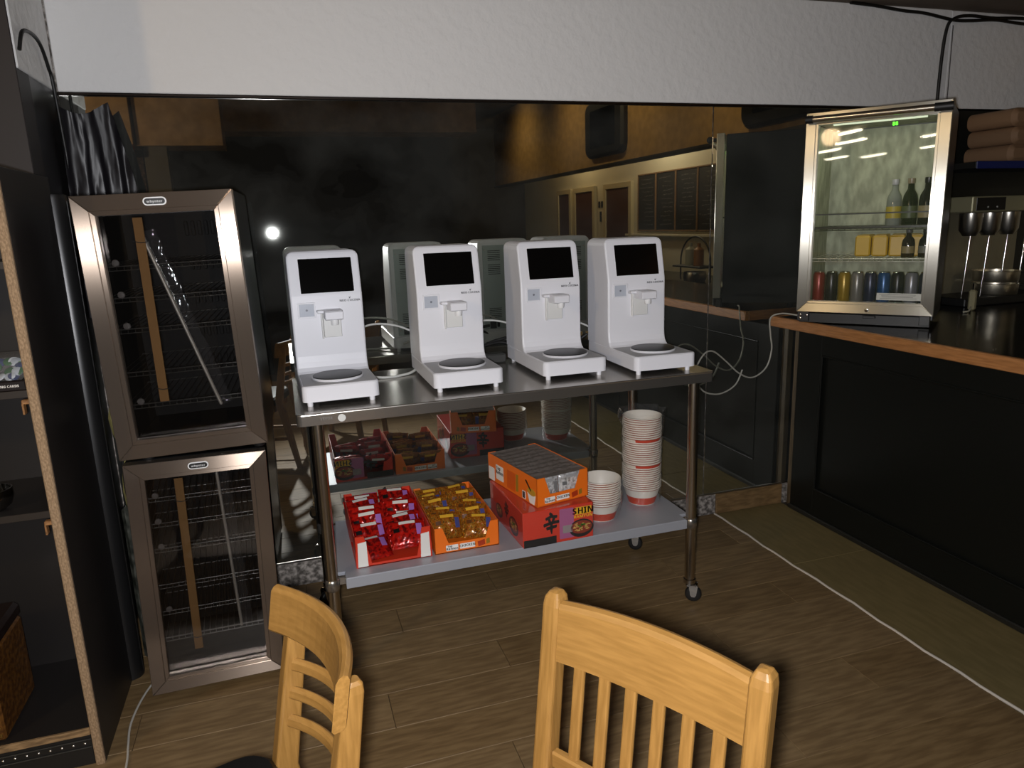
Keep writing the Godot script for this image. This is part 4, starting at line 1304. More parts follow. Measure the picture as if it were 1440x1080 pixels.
# ---------------------------------------------------------------- black open cabinet at the left edge
func build_cabinet() -> void:
	var blk := mt(Color(0.125, 0.112, 0.105), 0.42)
	var chip := wood(Color(0.50, 0.405, 0.30), Color(0.62, 0.515, 0.395), Vector3(30, 12, 30), 0.85, 81, 0.2)
	var o := thing("shelf_unit", "tall black open shelf unit with a raw chipboard front edge at the left", "shelf unit", Vector3(-1.06, 0, 0.72))
	var sd := part("side_panel", bx(Vector3(0.404, 0.86, -0.008), Vector3(0.024, 1.72, 0.42), 0.001), blk, o)
	var e := MB.new()
	e.box(Vector3(0.404, 0.86, 0.2095), Vector3(0.0245, 1.72, 0.014), 0.003)
	part("chipboard_edge", e, chip, sd)
	part("side_panel", bx(Vector3(-0.404, 0.86, 0.0), Vector3(0.024, 1.72, 0.43), 0.001), blk, o)
	part("back_panel", bx(Vector3(0, 0.86, -0.212), Vector3(0.784, 1.72, 0.012), 0.0), blk, o)
	part("top_panel", bx(Vector3(0, 1.708, 0.0), Vector3(0.784, 0.024, 0.41), 0.001), blk, o)
	for y in [1.13, 0.78, 1.475]:
		var s := part("shelf", bx(Vector3(0, y, -0.03), Vector3(0.784, 0.02, 0.35), 0.001), blk, o)
		part("shelf_edge", bx(Vector3(0, y, 0.1465), Vector3(0.784, 0.02, 0.003), 0.0005), mt(Color(0.16, 0.13, 0.1), 0.5), s)
		if y < 1.4:
			var b := MB.new()
			b.box(Vector3(0.376, y - 0.019, 0.16), Vector3(0.032, 0.012, 0.02), 0.002)
			b.box(Vector3(0.362, y - 0.038, 0.16), Vector3(0.005, 0.03, 0.02), 0.001)
			part("wooden_peg", b, wood(Color(0.45, 0.30, 0.16), Color(0.62, 0.44, 0.26), Vector3(5, 9, 9), 0.6, 83), o)
	var bp := part("bottom_board", bx(Vector3(0, 0.118, 0.0), Vector3(0.784, 0.022, 0.42), 0.001), blk, o)
	part("raw_edge", bx(Vector3(0, 0.118, 0.2115), Vector3(0.782, 0.0225, 0.010), 0.002), wood(Color(0.40, 0.31, 0.2), Color(0.6, 0.48, 0.33), Vector3(2, 9, 9), 0.8, 84), bp)
	var pl := part("plinth", bx(Vector3(0, 0.053, 0.19), Vector3(0.78, 0.105, 0.03), 0.003), mt(Color(0.11, 0.105, 0.10), 0.4), o)
	for y in [0.088, 0.062]:
		part("bead_moulding", pipe([Vector3(-0.388, y, 0.207), Vector3(0.388, y, 0.207)], 0.003, 6), mt(Color(0.16, 0.155, 0.145), 0.35), pl)
	var studs := MB.new()
	for k in 22:
		studs.lathe([Vector2(0.004, 0), Vector2(0.003, 0.002), Vector2(0, 0.003)], 8, Transform3D(Basis(Vector3.RIGHT, PI / 2), Vector3(0.37 - k * 0.03, 0.075, 0.205)))
	part("stud", studs, steel, pl)
	# game box with playing chips under a clear lid
	var g := thing("chip_case", "clear-lidded game case full of green and pale chips on the black shelf", "case", Vector3(-0.75, 1.1405, 0.80))
	part("tray", bx(Vector3(0, 0.014, 0), Vector3(0.125, 0.028, 0.14), 0.003), mt(Color(0.09, 0.06, 0.055), 0.4), g)
	text("PLAYING CARDS", 0.0065, mt(Color(0.85, 0.83, 0.8), 0.5), g, Vector3(0.012, 0.014, 0.0703), 0.0, true, "lettering", false, 1.0)
	part("lid", bx(Vector3(0, 0.06, 0), Vector3(0.122, 0.062, 0.137), 0.008), pane(0.08, Color(0.8, 0.8, 0.8), 0.05), g)
	var rg := RandomNumberGenerator.new()
	rg.seed = 5
	var cols := [Color(0.16, 0.32, 0.16), Color(0.62, 0.64, 0.66), Color(0.18, 0.22, 0.36), Color(0.42, 0.55, 0.40), Color(0.72, 0.74, 0.76)]
	var disc := MB.new()
	disc.lathe([Vector2(0, 0), Vector2(0.0125, 0), Vector2(0.0135, 0.001), Vector2(0.0135, 0.0025), Vector2(0.0125, 0.0035), Vector2(0, 0.0035)], 16)
	var dm := disc.mesh()
	for k in 26:
		var c := part("game_chip", dm, mt(cols[k % 5], 0.4))
		tag(c, "%s game chip lying loose in the clear-lidded case" % ["dark green", "grey", "navy", "light green", "white"][k % 5], "chip", "%s chips in the clear-lidded case" % ["dark green", "grey", "navy", "light green", "white"][k % 5])
		c.transform = Transform3D(Basis(Vector3(1, 0, 0), 0.5 + rg.randf() * 0.5) * Basis(Vector3.BACK, rg.randf_range(-0.5, 0.5)), Vector3(-0.75 + rg.randf_range(-0.042, 0.042), 1.1405 + 0.036 + 0.034 * (k % 4) / 3.0, 0.80 + 0.045 - 0.015 * (k % 4) + rg.randf_range(-0.006, 0.006)))
	# bright metal bowl on the lower shelf and a studded trunk at the bottom
	var b2 := MB.new()
	b2.lathe([Vector2(0.0, 0.0), Vector2(0.03, 0.0), Vector2(0.048, 0.015), Vector2(0.056, 0.04), Vector2(0.054, 0.062), Vector2(0.051, 0.062), Vector2(0.052, 0.04), Vector2(0.044, 0.018), Vector2(0, 0.006)], 28)
	var mb := part("metal_bowl", b2, chrome)
	mb.position = Vector3(-0.845, 0.7905, 0.80)
	tag(mb, "small shiny metal bowl on the black shelf below the chip case", "bowl")
	var tr := thing("trunk", "brown studded trunk at the bottom of the black shelf unit", "trunk", Vector3(-1.015, 0.1295, 0.78))
	part("body", bx(Vector3(0, 0.13, 0), Vector3(0.26, 0.26, 0.26), 0.006), wood(Color(0.26, 0.15, 0.05), Color(0.42, 0.27, 0.10), Vector3(7, 7, 7), 0.4, 91), tr)
	part("lid", bx(Vector3(0, 0.285, 0), Vector3(0.265, 0.05, 0.265), 0.012), mt(Color(0.12, 0.07, 0.05), 0.4), tr)
	var ns := MB.new()
	for k in 9:
		for q in [[0.118, 0.015 + k * 0.029, 0.131], [-0.118 + k * 0.0295, 0.02, 0.131], [0.092, 0.02 + k * 0.029, 0.131]]:
			ns.lathe([Vector2(0.0045, 0), Vector2(0.0035, 0.0025), Vector2(0, 0.0035)], 8, Transform3D(Basis(Vector3.RIGHT, PI / 2), Vector3(q[0], q[1], q[2] - 0.001)))
	part("stud", ns, mt(Color(0.7, 0.55, 0.3), 0.3, 0.9), tr)

# ---------------------------------------------------------------- bar counter, glass-door fridge and bar things
func build_bar() -> void:
	var oak := wood(Color(0.56, 0.37, 0.20), Color(0.66, 0.45, 0.26), Vector3(9, 14, 1.5), 0.4, 101)
	var pnl := mt(Color(0.072, 0.076, 0.066), 0.32, 0.0, 0.35)
	var o := thing("bar_counter", "long bar counter with a black top, oak edge and black panelled front", "counter", Vector3(2.28, 0, 0.1))
	# top (L-shaped) and edging; local origin at the front end corner
	var tp := MB.new()
	tp.prism(PackedVector2Array([Vector2(0.022, -0.02), Vector2(1.75, -0.02), Vector2(1.75, -0.76), Vector2(0.72, -0.76), Vector2(0.72, -3.5), Vector2(0.022, -3.5)]), 0.997, 1.0455, Transform3D(Basis(Vector3.RIGHT, -PI / 2), Vector3.ZERO), 0.002)
	part("black_top", tp, mt(Color(0.035, 0.033, 0.03), 0.14), o)
	part("oak_edge", bx(Vector3(0.011, 1.0225, 1.75), Vector3(0.0225, 0.049, 3.5), 0.003), oak, o)
	part("oak_edge", bx(Vector3(0.885, 1.0225, 0.010), Vector3(1.725, 0.049, 0.0205), 0.003), wood(Color(0.50, 0.33, 0.18), Color(0.60, 0.41, 0.23), Vector3(1.5, 14, 9), 0.4, 102), o)
	var fx := 0.2
	part("front_panel", bx(Vector3(fx + 0.02, 0.4975, 1.72), Vector3(0.02, 0.99, 3.5), 0.001), pnl, o)
	part("end_panel", bx(Vector3(fx + 0.42, 0.4975, 0.0), Vector3(0.78, 0.99, 0.02), 0.001), pnl, o)
	part("end_trim", bx(Vector3(fx + 0.03, 0.4975, -0.045), Vector3(0.03, 0.99, 0.06), 0.002), wood(Color(0.27, 0.22, 0.15), Color(0.36, 0.30, 0.21), Vector3(6, 1, 6), 0.6, 103), o)
	for q in [[0.5, 0.98, 0.06, 0.17], [0.5, 0.98, 1.80, 0.14]]:
		part("panel_stile", bx(Vector3(fx + 0.003, 0.4975, q[2]), Vector3(0.016, 0.985, q[3]), 0.003), pnl, o)
	part("panel_rail", bx(Vector3(fx + 0.003, 0.085, 0.93), Vector3(0.016, 0.16, 1.58), 0.003), pnl, o)
	part("panel_rail", bx(Vector3(fx + 0.003, 0.92, 0.93), Vector3(0.016, 0.13, 1.58), 0.003), pnl, o)
	part("panel_rail", bx(Vector3(fx + 0.003, 0.085, 2.67), Vector3(0.016, 0.16, 1.58), 0.003), pnl, o)
	part("panel_rail", bx(Vector3(fx + 0.003, 0.92, 2.67), Vector3(0.016, 0.13, 1.58), 0.003), pnl, o)
	for q in [[0.165, 0.93], [0.853, 0.93]]:
		part("bead_moulding", pipe([Vector3(fx - 0.003, q[0], 0.15), Vector3(fx - 0.003, q[0], 1.73)], 0.006, 8), pnl, o)
	for z in [0.15, 1.73]:
		part("bead_moulding", pipe([Vector3(fx - 0.003, 0.165, z), Vector3(fx - 0.003, 0.853, z)], 0.006, 8), pnl, o)
	part("skirting", bx(Vector3(fx - 0.008, 0.012, 1.72), Vector3(0.014, 0.024, 3.5), 0.004), mt(Color(0.12, 0.115, 0.1), 0.4), o)

	# glass-door fridge standing askew on the counter corner
	var w := 0.545
	var h := 0.858
	var t := -0.903
	var fl := Vector3(2.236, 1.098, 0.340)
	var ex := Vector3(cos(t), 0, -sin(t))
	var f := thing("counter_fridge", "black counter fridge with a steel-framed glass door and lit green digits", "fridge", Vector3(fl.x, 1.0465, fl.z) + ex * w / 2, t)
	var y0 := 0.052
	var d := 0.40
	var shell := wood(Color(0.075, 0.078, 0.078), Color(0.095, 0.098, 0.098), Vector3(9, 9, 9), 0.33, 111)
	var cb := MB.new()
	cb.box(Vector3(-w / 2 + 0.014, y0 + h / 2, -0.05 - d / 2), Vector3(0.022, h - 0.01, d), 0.003)
	cb.box(Vector3(w / 2 - 0.014, y0 + h / 2, -0.05 - d / 2), Vector3(0.022, h - 0.01, d), 0.003)
	cb.box(Vector3(0, y0 + h - 0.018, -0.05 - d / 2), Vector3(w - 0.05, 0.026, d), 0.002)
	cb.box(Vector3(0, y0 + 0.0, -0.05 - d / 2), Vector3(w - 0.006, 0.05, d), 0.002)
	cb.box(Vector3(0, y0 + h / 2, -0.04 - d), Vector3(w - 0.05, h - 0.03, 0.02), 0.001)
	part("cabinet", cb, shell, f)
	var lin := MB.new()
	var lc := wood(Color(0.50, 0.51, 0.43), Color(0.64, 0.65, 0.56), Vector3(3, 1.2, 3), 0.6, 112)
	lin.box(Vector3(0, y0 + h / 2, -0.026 - d), Vector3(w - 0.054, h - 0.09, 0.006), 0.0)
	lin.box(Vector3(-w / 2 + 0.029, y0 + h / 2, -0.05 - d / 2), Vector3(0.006, h - 0.09, d - 0.02), 0.0)
	lin.box(Vector3(w / 2 - 0.029, y0 + h / 2, -0.05 - d / 2), Vector3(0.006, h - 0.09, d - 0.02), 0.0)
	lin.box(Vector3(0, y0 + 0.03, -0.05 - d / 2), Vector3(w - 0.06, 0.008, d - 0.02), 0.0)
	lin.box(Vector3(0, y0 + h - 0.036, -0.05 - d / 2), Vector3(w - 0.06, 0.008, d - 0.02), 0.0)
	part("inner_liner", lin, lc, f)
	# door
	var dr := part("door_gasket", bx(Vector3(0, y0 + h / 2, -0.045), Vector3(w - 0.01, 0.006, 0.006), 0.0), black_plastic, f)
	var bars := mitred(w, h, 0.05, 0.01)
	for k in 4:
		part("frame_bar", bars[k], brushed_light, dr, Transform3D(Basis(), Vector3(0, y0 + h / 2, 0)))
	part("glass_pane", bx(Vector3(0, y0 + h / 2, -0.02), Vector3(w - 0.096, h - 0.096, 0.002), 0.0), pane(0.03, Color(0.6, 0.66, 0.55), 0.02), dr)
	var hb := MB.new()
	hb.tube([Vector3(-w / 2 + 0.028, y0 + h - 0.03, 0.036), Vector3(w / 2 - 0.03, y0 + h - 0.03, 0.036)], 0.0135, 16)
	part("handle_bar", hb, mt(Color(0.83, 0.80, 0.75), 0.2, 1.0), dr)
	for s in [-1.0, 1.0]:
		var hc := MB.new()
		var xx: float = -w / 2 + 0.02 if s < 0 else w / 2 - 0.045
		hc.tube([Vector3(xx - 0.014, y0 + h - 0.03, 0.036), Vector3(xx + (0.014 if s < 0 else 0.05), y0 + h - 0.03, 0.036)], 0.0165, 16)
		hc.tube([Vector3(xx, y0 + h - 0.03, 0.036), Vector3(xx, y0 + h - 0.03, -0.002)], 0.01, 10)
		part("handle_end", hc, black_plastic, dr)
	var lk := MB.new()
	lk.lathe([Vector2(0.008, 0), Vector2(0.008, 0.003), Vector2(0.005, 0.004), Vector2(0, 0.004)], 14, Transform3D(Basis(Vector3.RIGHT, PI / 2), Vector3(0.02, y0 + 0.016, 0)))
	part("lock", lk, chrome, dr)
	part("notice", bx(Vector3(0.137, y0 + 0.076, -0.0182), Vector3(0.17, 0.03, 0.001), 0.0), mt(Color(0.72, 0.72, 0.68), 0.6), dr)
	var lines := MB.new()
	for k in 4:
		lines.box(Vector3(0.132 + 0.004 * (k % 2), y0 + 0.085 - k * 0.0055, -0.0174), Vector3(0.14 - 0.01 * (k % 3), 0.0016, 0.0004), 0.0)
	part("fine_print", lines, mt(Color(0.4, 0.4, 0.38), 0.6), dr)
	# base strip, hinge, feet
	part("base_grille", bx(Vector3(0, 0.024, -0.03), Vector3(w - 0.02, 0.044, 0.03), 0.002), black_plastic, f)
	for q in [[-w / 2 + 0.03, 0.03, 0.05, 0.042], [w / 2 - 0.03, 0.03, 0.04, 0.04], [0.03, 0.038, 0.05, 0.012]]:
		part("hinge_plate", bx(Vector3(q[0], q[1], -0.008), Vector3(q[2], q[3], 0.012), 0.002), black_plastic, f)
	var sw := MB.new()
	for q in [[-w / 2 + 0.018, 0.038], [-w / 2 + 0.018, 0.022], [-w / 2 + 0.046, 0.036]]:
		sw.lathe([Vector2(0.006, 0), Vector2(0.005, 0.002), Vector2(0, 0.003)], 10, Transform3D(Basis(Vector3.RIGHT, PI / 2), Vector3(q[0], q[1], -0.002)))
	part("hinge_screw", sw, chrome, f)
	for sx in [-1, 1]:
		for z in [-0.04, -0.4]:
			var ft := MB.new()
			ft.lathe([Vector2(0.014, 0), Vector2(0.017, 0.004), Vector2(0.017, 0.03)], 12, Transform3D(Basis(), Vector3(sx * (w / 2 - 0.05), 0, z)))
			part("foot", ft, black_plastic, f)
	# digits, and an unseen inner lamp placed to light the pale liner
	text("88", 0.014, glow(Color(0.35, 1.0, 0.2), 3.0), f, Vector3(0.072, y0 + h - 0.072, -0.0185), 0.0, true, "display_digits")
	var sm := mt(Color(0.12, 0.12, 0.11), 0.3, 0.6)
	part("wire_shelf", wire_shelf(w - 0.07, 0.34), sm, f, Transform3D(Basis(), Vector3(0, y0 + 0.37, -0.06)))
	part("shelf_front", bx(Vector3(0, y0 + 0.37, -0.052), Vector3(w - 0.07, 0.012, 0.006), 0.002), sm, f)
	part("wire_shelf", wire_shelf(w - 0.07, 0.34), mt(Color(0.75, 0.75, 0.7), 0.3, 0.6), f, Transform3D(Basis(), Vector3(0, y0 + 0.235, -0.06)))
	part("unseen_lamp_strip", bx(Vector3(0, y0 + h - 0.046, -0.10), Vector3(0.36, 0.008, 0.02), 0.001), glow(Color(0.95, 1.0, 0.86), 0.6), f)
	var la := AreaLight3D.new()
	la.name = "unseen_fridge_light"
	la.light_color = Color(0.98, 1.0, 0.88)
	la.light_energy = 0.065
	la.area_size = Vector2(0.36, 0.03)
	la.area_range = 3.0
	la.shadow_enabled = true
	f.add_child(la)
	la.transform = Transform3D(Basis(Vector3.RIGHT, -PI / 2 + 0.35), Vector3(0, y0 + h - 0.055, -0.10))
	# goods inside: cans on the floor, yellow packs and bottles on the shelves
	var X := f.transform
	var cc := [Color(0.62, 0.12, 0.06), Color(0.12, 0.10, 0.10), Color(0.75, 0.60, 0.08), Color(0.6, 0.58, 0.55), Color(0.10, 0.14, 0.30), Color(0.08, 0.35, 0.6), Color(0.1, 0.1, 0.12), Color(0.6, 0.6, 0.62), Color(0.06, 0.07, 0.22)]
	var cn := ["red", "dark", "yellow", "silver-grey", "dark blue", "bright blue", "black", "pale grey", "navy"]
	var cm := MB.new()
	cm.lathe([Vector2(0, 0.002), Vector2(0.022, 0.0), Vector2(0.026, 0.008), Vector2(0.026, 0.125), Vector2(0.021, 0.137), Vector2(0.020, 0.139), Vector2(0.018, 0.136), Vector2(0, 0.135)], 20)
	var cmesh := cm.mesh()
	for k in 9:
		var c := thing("drink_can", "%s drink can standing on the floor of the lit counter fridge" % cn[k], "can", Vector3.ZERO, 0.0, "cans in the counter fridge")
		c.transform = X * Transform3D(Basis(), Vector3(-0.2 + k * 0.0535, y0 + 0.0345, -0.09))
		part("can_body", cmesh, mt(cc[k].darkened(0.25), 0.3, 0.3), c)
		var rm := MB.new()
		rm.lathe([Vector2(0.0195, 0.1375), Vector2(0.0215, 0.139), Vector2(0.0195, 0.141)], 16)
		part("can_rim", rm, chrome, c)
	for k in 4:
		var y := thing("yellow_pack", ["widest yellow pack lying on the lower wire shelf of the counter fridge", "second yellow pack on the wire shelf of the counter fridge", "third yellow pack on the wire shelf of the counter fridge", "yellow pack nearest the bottles in the counter fridge"][k], "pack", Vector3.ZERO, 0.0, "yellow packs in the counter fridge")
		y.transform = X * Transform3D(Basis(Vector3.UP, 0.03 * k), Vector3(-0.04 + k * 0.067, y0 + 0.239, -0.25))
		part("pack", bx(Vector3(0, 0.045, 0), Vector3(0.064, 0.09, 0.16), 0.006), mt(Color(0.78, 0.62, 0.10), 0.45), y)
		part("seal", bx(Vector3(0, 0.092, 0), Vector3(0.05, 0.004, 0.15), 0.001), mt(Color(0.7, 0.55, 0.08), 0.4), y)
	var bm := MB.new()
	bm.lathe([Vector2(0, 0.002), Vector2(0.028, 0.0), Vector2(0.03, 0.006), Vector2(0.03, 0.10), Vector2(0.026, 0.125), Vector2(0.013, 0.15), Vector2(0.012, 0.18), Vector2(0.0, 0.18)], 20)
	var bmesh := bm.mesh()
	var cap := MB.new()
	cap.lathe([Vector2(0.0135, 0.172), Vector2(0.0145, 0.176), Vector2(0.0145, 0.194), Vector2(0, 0.195)], 14)
	var capm := cap.mesh()
	var lbm := MB.new()
	lbm.lathe([Vector2(0.0306, 0.03), Vector2(0.0306, 0.08)], 20)
	var lbmesh := lbm.mesh()
	for k in 6:
		var b := thing("glass_bottle", ["dark glass bottle at the door end of the counter fridge's dark shelf", "dark green bottle second from the door in the counter fridge", "dark bottle at the back right of the counter fridge", "clear bottle standing apart left of the dark bottles", "short dark bottle beside the yellow packs", "dark bottle at the right wall of the counter fridge's lower shelf"][k], "bottle", Vector3.ZERO, 0.0, "bottles in the counter fridge")
		b.transform = X * Transform3D(Basis(), Vector3([0.205, 0.14, 0.2, 0.075, 0.16, 0.21][k], y0 + [0.374, 0.374, 0.374, 0.374, 0.239, 0.239][k], [-0.10, -0.12, -0.2, -0.16, -0.1, -0.13][k])) if k < 4 else X * Transform3D(Basis.from_scale(Vector3(0.85, 0.6, 0.85)), Vector3([0, 0, 0, 0, 0.15, 0.213][k], y0 + 0.239, [0, 0, 0, 0, -0.09, -0.10][k]))
		part("bottle_body", bmesh, mt([Color(0.07, 0.08, 0.05), Color(0.10, 0.14, 0.06), Color(0.08, 0.07, 0.05), Color(0.5, 0.52, 0.48), Color(0.12, 0.1, 0.07), Color(0.06, 0.07, 0.06)][k], 0.1), b)
		part("bottle_cap", capm, mt([Color(0.1, 0.1, 0.1), Color(0.55, 0.5, 0.4), Color(0.1, 0.1, 0.1), Color(0.7, 0.7, 0.7), Color(0.3, 0.3, 0.3), Color(0.1, 0.1, 0.1)][k], 0.3), b)
		part("bottle_label", lbmesh, mt([Color(0.55, 0.5, 0.35), Color(0.3, 0.34, 0.2), Color(0.5, 0.48, 0.42), Color(0.7, 0.62, 0.2), Color(0.5, 0.45, 0.3), Color(0.4, 0.4, 0.36)][k], 0.5), b)
	# grey hose hanging from the fridge down behind the table
	var hz := [Vector3(2.33, 1.062, 0.24), Vector3(2.29, 1.066, 0.17), Vector3(2.262, 1.04, 0.125), Vector3(2.27, 0.96, 0.12), Vector3(2.285, 0.88, 0.115), Vector3(2.26, 0.79, 0.11), Vector3(2.19, 0.745, 0.1), Vector3(2.11, 0.775, 0.1), Vector3(2.03, 0.845, 0.1), Vector3(1.95, 0.90, 0.11), Vector3(1.89, 0.885, 0.12), Vector3(1.85, 0.80, 0.12), Vector3(1.90, 0.71, 0.11), Vector3(2.0, 0.68, 0.1), Vector3(2.09, 0.715, 0.1), Vector3(2.13, 0.79, 0.1)]
	tag(part("drain_hose", pipe(curve(hz), 0.004), mt(Color(0.62, 0.61, 0.57), 0.4)), "thin grey hose looping from the counter fridge down beside the table", "hose")

	# behind the bar: brewer, pans, plug, shelf with bags
	var br := thing("coffee_brewer", "steel coffee brewer with a grey head on the far end of the bar", "coffee brewer", Vector3(3.58, 1.0465, 0.17))
	part("base", bx(Vector3(0, 0.02, 0), Vector3(0.62, 0.04, 0.30), 0.004), black_plastic, br)
	part("column", bx(Vector3(0, 0.26, -0.12), Vector3(0.62, 0.46, 0.05), 0.003), mt(Color(0.62, 0.60, 0.52), 0.4, 0.8), br)
	part("head", bx(Vector3(0, 0.505, 0.0), Vector3(0.64, 0.075, 0.29), 0.004), mt(Color(0.60, 0.58, 0.46), 0.45, 0.4), br)
	var cp := part("control_panel", bx(Vector3(-0.20, 0.505, 0.1455), Vector3(0.19, 0.062, 0.004), 0.001), mt(Color(0.10, 0.10, 0.095), 0.3), br)
	for k in 2:
		part("knob", bx(Vector3(-0.22 + 0.06 * k, 0.49, 0.1485), Vector3(0.008, 0.008, 0.004), 0.001), mt(Color(0.6, 0.6, 0.55), 0.4), cp)
	for k in 3:
		var m := MB.new()
		m.lathe([Vector2(0.03, 0.35), Vector2(0.05, 0.38), Vector2(0.052, 0.462), Vector2(0, 0.463)], 22, Transform3D(Basis(), Vector3(-0.255 + k * 0.125, 0, 0.09)))
		part("brew_basket", m, mt(Color(0.8, 0.78, 0.74), 0.28, 1.0), br)
	for k in 4:
		part("guide_rod", pipe([Vector3(-0.29 + k * 0.125, 0.04, 0.11), Vector3(-0.27 + k * 0.125, 0.36, 0.11)], 0.004, 8), chrome, br)
	var pn := MB.new()
	pn.lathe([Vector2(0, 0), Vector2(0.10, 0.0), Vector2(0.105, 0.006), Vector2(0.108, 0.055), Vector2(0.112, 0.058), Vector2(0.105, 0.056), Vector2(0.1, 0.008), Vector2(0, 0.006)], 30)
	for k in 2:
		var pm2 := mt(Color(0.78, 0.75, 0.68), 0.36, 1.0)
		var q := thing("steel_pan", ["lower of two shallow steel pans stacked on the brewer base", "upper of two shallow steel pans stacked on the brewer base"][k], "pan", Vector3(3.59, 1.0872 + 0.066 * k, 0.215))
		part("pan_body", pn, pm2, q)
		part("pan_band", pipe([Vector3(0.106, 0.04, 0.02), Vector3(0.19, 0.045, 0.05)], 0.006, 8), black_plastic, q)
	var pg := thing("white_plug", "pale plug lying on the bar beside the coffee brewer", "plug", Vector3(3.20, 1.0465, 0.42), 0.3)
	part("plug_body", bx(Vector3(0, 0.05, 0), Vector3(0.035, 0.10, 0.03), 0.008), mt(Color(0.55, 0.52, 0.40), 0.5), pg)
	part("prong", bx(Vector3(0, 0.115, 0), Vector3(0.012, 0.035, 0.006), 0.001), chrome, pg)
	part("lead", pipe(curve([Vector3(-0.015, 0.01, 0.0), Vector3(-0.06, 0.02, 0.02), Vector3(-0.10, 0.008, 0.03), Vector3(-0.13, 0.005, 0.02)]), 0.004), mt(Color(0.7, 0.68, 0.6), 0.5), pg)
	var bk := thing("black_box", "small black box with a tan label beside the steel pans", "box", Vector3(3.50, 1.0465, 0.55))
	part("box_body", bx(Vector3(0, 0.03, 0), Vector3(0.10, 0.06, 0.08), 0.003), black_plastic, bk)
	part("box_label", bx(Vector3(0.02, 0.03, 0.0405), Vector3(0.04, 0.035, 0.001), 0.0), mt(Color(0.5, 0.35, 0.15), 0.5), bk)
	var ws := thing("wall_shelf", "dark wall shelf with a blue front edge above the coffee brewer", "shelf", Vector3(3.70, 1.715, 0.173))
	part("board", bx(Vector3(0, 0.02, 0), Vector3(0.95, 0.03, 0.34), 0.002), black_plastic, ws)
	part("blue_edge", bx(Vector3(0, 0.02, 0.1725), Vector3(0.95, 0.034, 0.005), 0.001), mt(Color(0.06, 0.12, 0.35), 0.4), ws)
	var bgm := mt(Color(0.52, 0.40, 0.29), 0.75)
	for k in 3:
		var s := MB.new()
		s.prism(rrect(0.62, 0.085, 0.036, 6), -0.13, 0.13, Transform3D(), 0.02)
		var bg := part("paper_sack", s, bgm)
		bg.position = Vector3(3.80 + 0.014 * (k % 2), 1.794 + 0.0855 * k, 0.17)
		bg.set_meta("label", ["bottom brown paper sack folded flat on the blue-edged shelf", "middle brown paper sack folded flat on the blue-edged shelf", "top brown paper sack folded flat on the blue-edged shelf"][k])
		bg.set_meta("category", "sack")
		bg.set_meta("group", "brown sacks on the wall shelf")
	struct("wall_behind_bar", bx(Vector3(3.62, 1.02, -0.004), Vector3(1.27, 2.03, 0.012), 0.0), mt(Color(0.10, 0.10, 0.085), 0.4))

